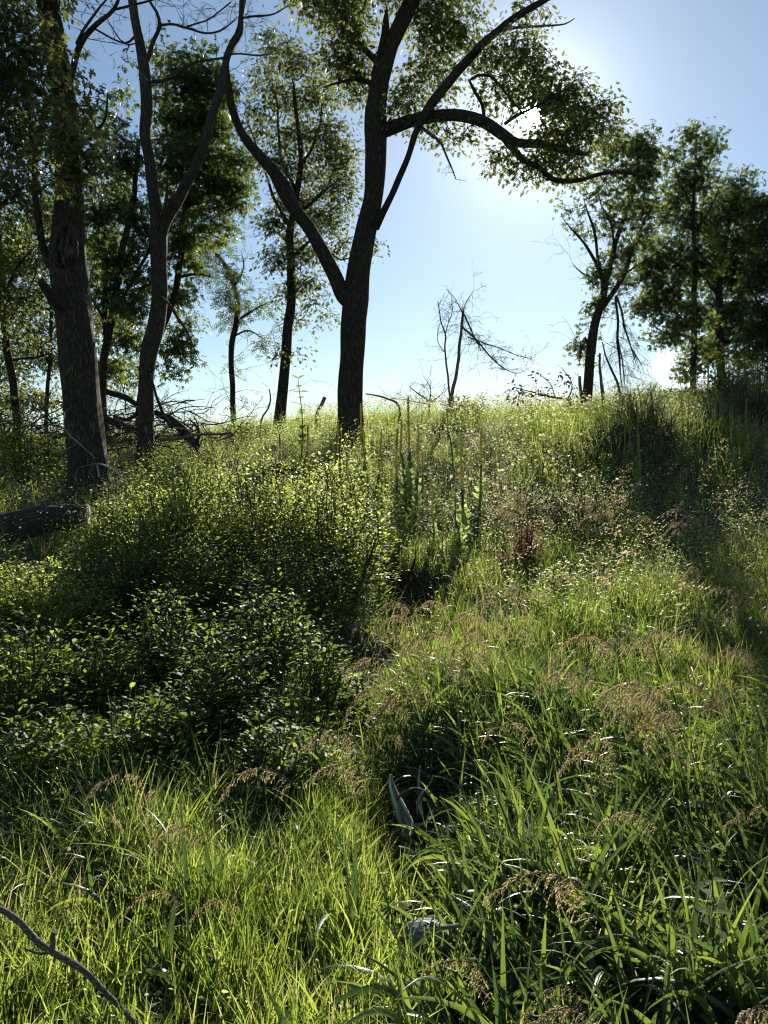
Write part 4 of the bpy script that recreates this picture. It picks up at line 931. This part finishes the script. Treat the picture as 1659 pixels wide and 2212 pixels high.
shrub('skyline_bush', 'leafy bush on the dark bank below the round crowned right tree', 1560, 19, 150, 1.1, 40, .09, 40, 'ashleaf', OVATE)
shrub('skyline_bush', 'bush in the deep shade left of the very thick trunk', 60, 14, 170, 1.1, 40, .07, 40, 'shrubleaf', OVATE)
shrub('skyline_bush', 'shaded bush beneath the background trees at the left edge', -20, 17, 220, 1.6, 50, .09, 40, 'ashleaf', OVATE)
shrub('skyline_bush', 'shaded bush seen between the very thick trunk and the twin stems', 255, 18.5, 160, 1.0, 34, .09, 30, 'ashleaf', OVATE)
shrub('skyline_bush', 'bramble-like low bush on the crest between the brush pile and the shaggy oak', 520, 19.5, 130, .5, 30, .06, 30, 'weed', OVATE)
shrub('rusty_dry_weed', 'rust brown dried weed standing in the middle of the right slope', 1140, 8.7, 70, .58, 44, .030, 60, 'rust', SLIM, cat='dry plant')
shrub('rusty_dry_weed', 'smaller rust brown dried weed left of the taller one', 1086, 8.6, 44, .34, 18, .03, 40, 'rust', SLIM, cat='dry plant')
shrub('weedy_bush', 'rounded weed clump with white glints right of the rusty dried weed', 1270, 10.2, 240, .70, 100, .04, 44, 'weed', SLIM)
shrub('weedy_bush', 'dense green weed clump just behind the rusty dried weed', 1130, 10.8, 200, .55, 60, .045, 40, 'weed', SLIM)
shrub('curled_leaf_plant', 'plant with curled yellowish leaves below the rusty dried weed', 1205, 7.9, 70, .34, 12, .08, 14, 'weed', OVATE, cat='plant')
# arching feathery sapling
mt, sp = bare('feathery_sapling', 'small sapling arching left with feathery leaves over the shaded trio of mulleins', 'sapling', 14.2,
 [[(1478, 990, 4), (1474, 960, 4), (1462, 930, 3.5), (1440, 912, 3), (1410, 905, 2.5), (1380, 903, 2)], [(1462, 930, 2.5), (1450, 890, 2), (1440, 850, 1.2)], [(1474, 960, 2), (1490, 915, 2), (1500, 880, 1)]], [(0, 8), (1, 4)], 'twig', gen=1, L0=.3)
LV = Leaves(); crown(LV, None, [(1340, 895, 45, 18, 1), (1385, 890, 40, 22, 1.1), (1430, 900, 35, 22, .7), (1350, 875, 30, 14, .6), (1500, 900, 30, 30, .6), (1510, 950, 35, 35, .7), (1455, 940, 20, 20, .4)], 14.2, SLIM, .045, 1300, 26, .12)
LV.build('foliage', M['feather'], mt)

# leafy stalks (opposite leaved forbs)
def stalk(k, n, ls):
    mt = bpy.data.objects.new('leafy_stalk', None); COL.objects.link(mt); mt['category'] = 'plant'; mt['group'] = 'upright stalks with opposite leaves'
    T = Tubes(); T.add([[0, 0, -.03], [.02, 0, .5], [.03 * (k - 1), .02, 1.0]], [.009, .007, .003], 6, step=.1); s = T.samp[-1][:, :3]; T.build('stem', M['greenstem'], mt)
    t = np.repeat(np.linspace(.25, .99, n), 2); idx = t * (len(s) - 1.001); i0 = idx.astype(int); fr = (idx - i0)[:, None]
    pos = s[i0] * (1 - fr) + s[i0 + 1] * fr
    az = np.arange(len(t)) * math.pi + (np.arange(len(t)) // 2) * 1.6
    ax = np.column_stack([np.cos(az), np.sin(az), rng.normal(size=len(t)) * .25 + .1 + .5 * (t > .93)])
    LV = Leaves(); LV.add(OVATE, pos, ax, ls * (1.1 - .55 * t ** 2), .2); LV.build('leaves', M['stalkleaf'], mt); return mt
sp_ = [stalk(0, 11, .15), stalk(1, 9, .15), stalk(2, 13, .11)]
fs = [True] * 3
for i, (px, t_, b_, lab) in enumerate([
 (650, 815, 1010, 'tall shoot of paired leaves rising into the sky between the two oaks'),
 (1530, 1835, 2190, 'stalk with paired pale leaves in the right foreground reeds'),
 (1468, 2000, 2260, 'stalk with a bright starry tip nearest the bottom right reeds'),
 (1430, 1215, 1300, 'small bright stalk at the edge of the dark shade patch'),
 (925, 950, 1080, 'leafy stalk among the middle mulleins'),
 (1055, 1290, 1400, 'leafy stalk right of the mid-slope dead heap'),
 (685, 1395, 1560, 'lone upright shoot of paired leaves at the right of the near bushes'),
 (545, 1390, 1580, 'bright tipped shoot rising from the centre of the near bushes'),
 (195, 1640, 1750, 'small stalk in the dark left foreground'),
 (800, 1270, 1400, 'stalk with sunlit yellow leaves at the left of the mid-slope dead heap'),
 (375, 1010, 1110, 'sunlit stalk at the back left of the big thicket'),
 (450, 985, 1090, 'sunlit stalk sticking up from the back of the big thicket')]):
    g_ = G(px, b_); h = P(px, t_, g_[1])[2] - g_[2]; k = i % 3
    if fs[k]: o = sp_[k]; fs[k] = False; o.location = tuple(g_); o.scale = (h,) * 3; o['label'] = lab
    else: copy_tree(sp_[k], g_, rng.uniform(0, 6), h, lab)

# ------------------------------------------------------------------ SEED HEADS (nodding brown panicles)
FAT = (DIAM[0] * np.array([1.5, 1, 1]), DIAM[1])
def seedhead(k):
    """unit: stem rises ~1 m and arches towards -x, panicle on its last third"""
    mt = bpy.data.objects.new('seed_head_grass', None); COL.objects.link(mt); mt['category'] = 'grass seed head'
    T = Tubes(); a = [.35, .55, .25, .45, .7][k]
    pts = [[.25, 0, 0], [.16, 0, .4], [.04, 0, .72], [-.10 * a, 0, .90], [-.12 - .16 * a, 0, 1.0], [-.24 - .22 * a, 0, 1.0 - .06 * a], [-.36 - .2 * a, 0, .96 - .2 * a]]
    T.add(pts, [.0035, .003, .0025, .002, .0018, .0014, .001], 4, step=.06); s = T.samp[-1][:, :3]; T.build('stem', M['drystem'], mt)
    T2 = Tubes(); LV = Leaves(); n0 = int(len(s) * .62)
    for i in range(40):
        q = rng.uniform(n0, len(s) - 1.01); j = int(q); p = s[j] + (s[j + 1] - s[j]) * (q - j)
        t = (q - n0) / (len(s) - n0); l = (.15 - .07 * t) * rng.uniform(.55, 1.15)
        d = np.array([-.8, rng.normal() * .30, rng.uniform(.0, .35)]); d /= np.linalg.norm(d)
        u = np.linspace(0, 1, 6); curve = p + d * (l * u)[:, None] * np.array([1 - .25 * u]).T + np.outer(u ** 2.2, [0, 0, -.75 * l])
        T2.add(list(curve), [.0009] * 6, 3)
        m = 12; tt = np.linspace(.22, 1, m) * 5 * .999; ii = tt.astype(int); fr = (tt - ii)[:, None]
        pos = curve[ii] * (1 - fr) + curve[ii + 1] * fr
        LV.add(DIAM, pos, (curve[ii + 1] - curve[ii]) + rng.normal(size=(m, 3)) * l * .05, rng.uniform(.014, .022, m), 1)
    T2.build('panicle_branches', M['drystem'], mt); LV.build('panicle', M['brown'], mt)
    return mt
shp = [seedhead(k) for k in range(5)]
for o_ in shp: o_['kind'] = 'thing'
fsh = [True] * 5
def Gh(px, py, hh):
    d = ray(px, py); ts = np.linspace(0.8, 30, 3000) / d[1]; p = EYE[None, :] + ts[:, None] * d[None, :]
    k = np.where(p[:, 2] < H(p[:, 0], p[:, 1]) + hh)[0]
    return float(p[k[0], 1]) if len(k) else 20.0
def place_sh(px, py, y, L_, lab, group, rz=None, k=None):
    """put the arch top near (px,py) at distance y; stem foot reaches the ground"""
    k = int(rng.integers(5)) if k is None else k
    p = P(px, py, y); zg = float(H(p[0], p[1])); sc = L_
    rz = rng.normal() * .45 if rz is None else rz
    off = Vector((-.2 * sc, 0, 1.0 * sc)); off.rotate(__import__('mathutils').Euler((0, 0, rz)))
    loc = np.array([p[0] - off[0], p[1] - off[1], p[2] - off[2]])
    zg = float(H(loc[0], loc[1])); loc[2] = min(loc[2], zg - .02) if loc[2] > zg - .02 else loc[2]
    if fsh[k]:
        fsh[k] = False; o = shp[k]; o.location = tuple(loc); o.rotation_euler = (0, 0, rz); o.scale = (sc,) * 3
    else: o = copy_tree(shp[k], loc, rz, sc)
    o['label'] = lab; o['group'] = group; return o
g = 'large nodding brown seed heads in the foreground'
for px, py, y, L_, lab in [
 (1185, 1885, 2.5, .62, 'big fan shaped brown seed head in the right foreground reeds'),
 (1255, 2130, 2.1, .42, 'drooping dark brown seed head nearest the bottom, right of centre'),
 (1000, 1995, 2.3, .38, 'pinkish brown seed head over the pale grey stump'),
 (1640, 2110, 2.0, .40, 'brown seed head cut by the bottom of the right edge'),
 (880, 2165, 2.0, .28, 'seed head at the bottom edge left of the pale grey stump'),
 (1000, 2180, 2.0, .26, 'seed head at the bottom edge right of the pale grey stump'),
 (590, 1660, 3.4, .52, 'lone orange-brown seed head leaning left against the dark bushes'),
 (285, 1672, 3.5, .48, 'thin seed head leaning left in the deepest shade'),
 (360, 1815, 3.0, .34, 'spreading seed head in the shaded grass at left'),
 (415, 1730, 3.2, .40, 'hanging pale seed head in the shaded grass at left'),
 (490, 1818, 3.0, .32, 'dark seed head just right of the spreading one in the shade'),
 (815, 1420, 5.0, .62, 'upper golden seed head at the edge of the black hollow'),
 (720, 1580, 4.0, .60, 'long low golden seed head reaching left over the near bushes'),
 (735, 1650, 3.7, .50, 'lowest of the golden seed heads leaning left by the near bushes'),
 (1290, 1590, 3.6, .52, 'rounded bronze seed head arching over the right meadow'),
 (1300, 1625, 3.4, .48, 'bronze seed head just under the rounded one'),
 (1420, 1540, 3.9, .60, 'dense bronze seed head in the bright right meadow'),
 (1390, 1740, 3.0, .45, 'dark hanging seed head among the right foreground reeds'),
 (1380, 1480, 4.4, .6, 'bronze seed head behind the dense one in the bright meadow'),
 (1240, 1420, 5.0, .6, 'tuft-like brown seed head in the middle of the bright meadow'),
 (860, 1300, 6.0, .62, 'left-leaning brown seed head just below the mid-slope dead heap'),
 (880, 1330, 5.8, .6, 'second brown seed head down from the mid-slope dead heap'),
 (860, 1370, 5.5, .55, 'third and lowest brown seed head below the mid-slope dead heap'),
 (1560, 1480, 4.4, .6, 'brown seed head near the right edge of the bright meadow'),
 (1600, 1400, 5.0, .6, 'brown seed head at the right edge below the dark shade patch'),
 (1650, 1745, 2.9, .5, 'dark seed head touching the right edge above the reeds'),
 (1230, 2010, 2.3, .34, 'small side seed head under the big fan shaped one'),
 (1120, 1560, 4.0, .5, 'yellow-brown seed head in the middle reeds')]:
    place_sh(px, py, Gh(px, py, .50 if py > 1500 else .56), L_ * 1.1, lab, g, rz=rng.normal() * .3)
g2 = 'brown seed heads scattered through the meadow'
zones = [ # px0,px1,py0,py1,count,len,label
 (1060, 1500, 1055, 1115, 30, .62, 'seed head in the dull brown band on the upper right slope'),
 (1450, 1659, 1030, 1280, 16, .62, 'seed head in the shaded right flank'),
 (880, 1060, 1290, 1390, 14, .5, 'seed head in the cluster below the dead heap'),
 (1200, 1659, 1330, 1540, 24, .5, 'seed head in the bright meadow at right'),
 (1000, 1250, 1180, 1330, 8, .45, 'seed head in the patch round the rusty dried weed'),
 (750, 900, 1440, 1620, 5, .5, 'golden seed head in the row right of the near bushes')]
for x0, x1, y0, y1, n, L_, lab in zones:
    for _ in range(n):
        px, py = rng.uniform(x0, x1), rng.uniform(y0, y1)
        y = Gh(px, py, .60)
        third = ('left', 'middle', 'right')[min(2, int(3 * (px - x0) / (x1 - x0)))]
        row = ('upper', 'lower')[int(py > (y0 + y1) / 2)]
        place_sh(px, py, y, rng.uniform(.34, .72), '%s, %s %s part' % (lab, row, third), g2)

# ------------------------------------------------------------------ GRASSES (uncountable)
def blades(name, label, pts, h, wd, az, lean, droop, segs, mat, cat='grass', crease=False, w0=.45):
    n = len(pts); t = np.linspace(0, 1, segs + 1)
    th = lean[:, None] + droop[:, None] * (t[None, 1:] ** 1.3)
    dl = (h / segs)[:, None]
    hx = np.cumsum(np.sin(th) * dl, 1); hz = np.cumsum(np.cos(th) * dl, 1)
    hx = np.hstack([np.zeros((n, 1)), hx]); hz = np.hstack([np.zeros((n, 1)), hz])
    ca, sa = np.cos(az)[:, None], np.sin(az)[:, None]
    side = rng.normal(size=(n, 1)) * .06 * (t[None] ** 2) * h[:, None]
    cx = pts[:, 0, None] + hx * ca - side * sa; cy = pts[:, 1, None] + hx * sa + side * ca; cz = pts[:, 2, None] + hz - .02
    C = np.stack([cx, cy, cz], 2)
    prof = np.minimum(1, w0 + t * 2.2) * np.clip(1.02 - t ** 2.2, .03, 1)
    tw = rng.normal(size=(n, 1)) * .9 + rng.normal(size=(n, 1)) * 1.0 * t[None]
    thn = np.hstack([lean[:, None], th])
    # width direction: rotate between horizontal normal and blade normal
    nx_, ny_, nz_ = -np.cos(thn) * ca, -np.cos(thn) * sa, np.sin(thn)
    bx_, by_ = -sa + 0 * thn, ca + 0 * thn
    wx = np.cos(tw) * bx_ + np.sin(tw) * nx_; wy = np.cos(tw) * by_ + np.sin(tw) * ny_; wz = np.sin(tw) * nz_
    W = np.stack([wx, wy, wz], 2) * (wd[:, None] * prof[None] * .5)[:, :, None]
    if crease:
        Nn = np.cross(W, np.stack([np.sin(thn) * ca, np.sin(thn) * sa, np.cos(thn)], 2))
        V = np.stack([C - W + Nn * .35, C, C + W + Nn * .35], 2); k = 3
    else:
        V = np.stack([C - W, C + W], 2); k = 2
    i = np.arange(segs)[:, None] * k; j = np.arange(k - 1)[None]
    q = np.stack([i + j, i + j + 1, i + k + j + 1, i + k + j], 2).reshape(-1, 4)
    Q = (q[None] + (np.arange(n) * (segs + 1) * k)[:, None, None]).reshape(-1, 4)
    rnd = np.repeat(rng.random(n), (segs + 1) * k)
    o = mk(name, V.reshape(-1, 3), Q, M[mat], None, {'rnd': rnd})
    tag(o, label, cat, kind='stuff'); return o

def sample(n, y0, y1, p=1.0, marg=.62, pad=.5):
    y = y0 + (y1 - y0) * rng.random(n * 2) ** p
    hw = marg * y + pad
    keep = rng.random(n * 2) < hw / hw.max()
    y = y[keep][:n]; x = rng.uniform(-1, 1, len(y)) * (marg * y + pad)
    return x, y
def pxof(x, y): return 829.5 + F * x / y
def nz2(x, y, s, ph=0): return (np.sin(x * s + ph) * np.cos(y * s * 1.1 + ph * 2) + .6 * np.sin(x * s * 2.3 + y * s * 1.7 + ph) + .4 * np.cos(x * s * 4.1 - y * s * 3.7 + ph * 3)) / 2
def tufts(x, y, per, r):
    n = len(x); X_ = np.repeat(x, per) + rng.normal(size=n * per) * r; Y_ = np.repeat(y, per) + rng.normal(size=n * per) * r
    return X_, Y_, np.repeat(np.arange(n), per)

def field(name, label, n, y0, y1, per, r, hf, wf, lean, droop, segs, mat, keep=None, crease=False, p=1.0, wind=None, cat='grass'):
    x, y = sample(n, y0, y1, p)
    kp = hollow(x, y) * (keep(x, y) if keep is not None else 1)
    m = rng.random(len(x)) < kp; x, y = x[m], y[m]
    X_, Y_, id_ = tufts(x, y, per, r)
    ta = rng.uniform(0, 6.28, len(x))[id_]; th_ = rng.uniform(.75, 1.2, len(x))[id_]
    nn = len(X_)
    az = ta + rng.normal(size=nn) * 1.3
    if wind is not None: az = np.where(rng.random(nn) < .5, wind + rng.normal(size=nn) * .6, az)
    h = hf(X_, Y_) * th_ * rng.uniform(.45, 1.15, nn)
    pts = np.column_stack([X_, Y_, H(X_, Y_)])
    return blades(name, label, pts, h, wf * rng.uniform(.6, 1.3, nn), az, np.abs(rng.normal(size=nn)) * lean, np.abs(rng.normal(size=nn) * droop), segs, mat, cat, crease)

HOLLOW = [(900, 1280, 50), (865, 1335, 36), (832, 1400, 34), (800, 1470, 32), (770, 1560, 32), (760, 1640, 30), (940, 1730, 45), (890, 1770, 80), (880, 1820, 75), (900, 1880, 72), (890, 1945, 66), (885, 2000, 40), (640, 1720, 30), (960, 1930, 50), (950, 1850, 60)]
def hollow(x, y):
    z = H(x, y) + .12; px = pxof(x, y); cy = (z - 1.6) / y; py = 1106 - F * (cy * math.cos(PITCH) + math.sin(PITCH)) / (math.cos(PITCH) - cy * math.sin(PITCH))
    m = np.ones(np.shape(x))
    for a, b, r_ in HOLLOW: m = np.minimum(m, sstep((np.hypot(px - a, (py - b) * .9) / r_ - .75) / .5))
    return .12 + .88 * m
WIND = math.pi          # most stems lean to the left
def clump(x, y, s, ph, lo=-.35, hi=.35): return np.clip((nz2(x, y, s, ph) - lo) / (hi - lo), .06, 1)
hum = lambda x, y: 1 + .28 * nz2(x, y, 2.1, .7) + .22 * nz2(x, y, 6.3, 2.1)
brightfg = lambda x, y: np.where((pxof(x, y) < 930), 1.0, .12) * np.where((pxof(x, y) < 640) & (y > 3.0 + .25 * np.sin(x * 5) - .35 * (pxof(x, y) < 200)), .06, 1) * clump(x, y, 5.1, .4, -.7, .1)  # bright blades thinned out at left where the ground should look shaded
field('near_grass', 'bright upright meadow grass across the bottom of the picture', 4600, 1.3, 3.9, 13, .035,
      lambda x, y: .235 * hum(x, y), .0068, .18, .7, 5, 'grass', brightfg)
field('near_grass_litter', 'short tangled grass under the taller blades in the foreground', 3600, 1.2, 5.0, 10, .05,
      lambda x, y: .13 + 0 * x, .005, .5, 1.2, 4, 'reed')
field('reed_grass', 'broad arching reed blades filling the right foreground', 3300, 1.5, 5.0, 8, .03,
      lambda x, y: .38 * hum(x, y), .021, .24, 2.7, 9, 'reed', lambda x, y: np.where(pxof(x, y) > 900, 1.0, .04) * clump(x, y, 4.3, 1.9, -.8, .0), True, wind=WIND)
field('straw_thatch', 'flattened straw and dead blades matted under the green grass', 1500, 1.3, 6.0, 6, .06,
      lambda x, y: .20 * hum(x, y), .005, 1.0, 1.2, 4, 'brown', None)
field('shade_grass', 'thin dark grass in the shade under the near bushes', 3400, 2.6, 5.6, 9, .05,
      lambda x, y: .30 * hum(x, y), .0055, .3, 1.2, 6, 'reed', lambda x, y: np.where(pxof(x, y) < 880, .9, .3))  # darker reed colour stands in for shade between bushes and bright grass
field('meadow_grass', 'lush yellow-green grass in the bright band on the right', 8200, 4.0, 9.5, 12, .05,
      lambda x, y: .28 * hum(x, y), .0066, .24, .9, 5, 'grass', lambda x, y: np.where(pxof(x, y) > 800, 1.0, .3) * clump(x, y, 2.9, .9), p=.85)
field('meadow_reed', 'taller broad blades standing out of the middle meadow', 1900, 4.2, 10, 6, .04,
      lambda x, y: .42 * hum(x, y), .010, .2, 1.5, 6, 'reed', lambda x, y: np.where(pxof(x, y) > 760, .9, .12), True)
field('slope_grass', 'fine sunlit grass over the upper slope', 7000, 9.0, 23, 11, .09,
      lambda x, y: .38 * hum(x, y), .008, .25, .8, 4, 'grass', lambda x, y: clump(x, y, 1.9, 2.2), p=.8)
field('slope_reed', 'patches of broad bright grass on the bank at the right', 900, 11.5, 16.5, 10, .08,
      lambda x, y: .60 * hum(x, y), .017, .15, .6, 4, 'grass', lambda x, y: np.where((pxof(x, y) > 1120) & (pxof(x, y) < 1640), .9, .05), p=1)
field('crest_grass', 'grass fringe along the skyline', 2600, 19.5, 27, 10, .12,
      lambda x, y: .42 * hum(x, y), .010, .2, .5, 4, 'grass', None, p=.7)
field('crest_stems', 'thin tall seeding grass stems against the sky along the crest', 900, 18.5, 25, 4, .08,
      lambda x, y: .85 + .15 * nz2(x, y, .9, 3), .008, .12, .4, 5, 'grass', None, p=.8)
field('dry_grass', 'straw coloured dry grass scattered through the slope', 1500, 1.4, 18, 5, .05,
      lambda x, y: (.22 + .18 * sstep((y - 3) / 5)) * hum(x, y), .005, .3, .9, 5, 'brown', None, p=.9)

# far seed heads beyond those built one by one
def seedmass(n, zone, y0, y1, lab, name):
    LV = Leaves(); x, y = sample(n * 6, y0, y1, 1.0); m = zone(pxof(x, y)); x, y = x[m][:n], y[m][:n]
    n = len(x); top = H(x, y) + rng.uniform(.45, .80, n); per = 26
    k = np.repeat(np.arange(n), per); u = rng.random(n * per)
    px_ = x[k] - .20 * u + rng.normal(size=len(k)) * .02; py_ = y[k] + rng.normal(size=len(k)) * .03
    pz_ = top[k] + .05 * u - .28 * u ** 2 - rng.random(len(k)) * .09
    LV.add(FAT, np.column_stack([px_, py_, pz_]), np.column_stack([-.5 - rng.random(len(k)), rng.normal(size=len(k)) * .4, -.8 * np.ones(len(k))]), rng.uniform(.02, .035, len(k)), 1)
    o = LV.build(name, M['brown']); tag(o, lab, 'grass', kind='stuff')
seedmass(80, lambda p: (p > 1020) & (p < 1700), 10.2, 13.2, 'dull brown haze of seed heads across the upper right slope', 'brown_seed_haze')
seedmass(30, lambda p: (p > 1150) & (p < 1750), 5.2, 9.5, 'brown seed haze over the bright right meadow', 'brown_seed_haze')

# pale foxtail heads on the upper slope
x, y = sample(13000, 10.5, 21.5, .8); m = (pxof(x, y) > 640) & (pxof(x, y) < 1420) & (nz2(x, y, .8, 1) > -.35); x, y = x[m], y[m]
n = len(x); z = H(x, y) + rng.uniform(.42, .68, n); LV = Leaves()
ax = np.column_stack([-np.abs(rng.normal(size=n)) - .3, rng.normal(size=n) * .6, rng.uniform(-.4, .5, n)])
FOX = multi([-.5, -.25, 0, .25, .5], [.6, .85, 1, .85, .6], DIAM, .15)
LV.add(FOX, np.column_stack([x, y, z]), ax, rng.uniform(.04, .07, n), 1.0)
o = LV.build('foxtail_heads', M['foxtail']); tag(o, 'pale bristly foxtail heads nodding over the upper slope', 'grass', kind='stuff')
pts = np.column_stack([x, y, H(x, y)])
blades('foxtail_stems', 'thin stems under the pale foxtail heads', pts, z - H(x, y) + .02, np.full(n, .005), np.full(n, math.pi) + rng.normal(size=n) * .5, np.abs(rng.normal(size=n)) * .03, np.full(n, .1), 3, 'grass')

# weeds: short leafy forbs by the thousand
def forbs(name, label, n, y0, y1, h0, ls, per, mat, keep=None, tpl=OVATE, p=.9):
    x, y = sample(n, y0, y1, p)
    m = rng.random(len(x)) < hollow(x, y) * (keep(x, y) if keep is not None else 1); x, y = x[m], y[m]
    n = len(x); hh = h0 * (1 + .25 * nz2(x, y, 1.3, 4)) * rng.uniform(.6, 1.25, n)
    lx, ly = rng.normal(size=n) * .12, rng.normal(size=n) * .12
    t = np.linspace(.15, 1, per)
    k = np.repeat(np.arange(n), per); tt = np.tile(t, n) + rng.normal(size=n * per) * .04
    pos = np.column_stack([x[k] + lx[k] * tt * hh[k], y[k] + ly[k] * tt * hh[k], H(x, y)[k] + tt * hh[k]])
    a = k * 1.7 + np.tile(np.arange(per) * 2.4, n)
    spread = rng.uniform(0, .06, len(k))[:, None]
    ax = np.column_stack([np.cos(a), np.sin(a), rng.normal(size=len(k)) * .35 + .15])
    LV = Leaves(); LV.add(tpl, pos + ax * spread, ax, ls * rng.uniform(.6, 1.25, len(k)) * (1.15 - .4 * tt), .5)
    o = LV.build(name, M[mat]); tag(o, label, 'ground cover', kind='stuff')
    return x, y, hh
forbs('slope_weeds', 'knee high leafy weeds covering the upper slope', 6500, 9.0, 21, .50, .055, 20, 'weed', None, SLIM)
forbs('middle_weeds', 'leafy weeds mixed into the middle meadow', 3600, 6.5, 11, .42, .042, 20, 'weed', lambda x, y: np.where(pxof(x, y) > 780, .9, .5) * clump(x, y, 2.4, 3.3), SLIM)
forbs('thicket_floor', 'small dark leaves under the bushes at left', 2300, 4.0, 11.5, .26, .055, 12, 'shrubleaf', lambda x, y: np.where(pxof(x, y) < 800, 1.0, .12))
forbs('foreground_leaves', 'small leaves growing low among the foreground grass', 700, 1.8, 4.6, .12, .026, 10, 'weed', None)
x, y = sample(30000, 2.3, 9, 1.0); m = (hollow(x, y) < .9) | (rng.random(len(x)) < .12); x, y = x[m], y[m]; n = len(x); LV = Leaves()
LV.add(SLIM, np.column_stack([x, y, H(x, y) + rng.random(n) * .05]), rng.normal(size=(n, 3)) * [1, 1, .35], rng.uniform(.03, .10, n), 1.0)
o = LV.build('leaf_litter', M['litter']); tag(o, 'dead leaves and straw lying on the bare ground of the hollow', 'litter', kind='stuff')
forbs('left_floor', 'shaded weeds under the trees at the far left', 1500, 11, 20, .40, .075, 14, 'shrubleaf', lambda x, y: np.where(pxof(x, y) < 420, 1.0, .0))

if __name__ == '__main__':
    print('verts', sum(len(o.data.vertices) for o in S.objects if o.type == 'MESH'))
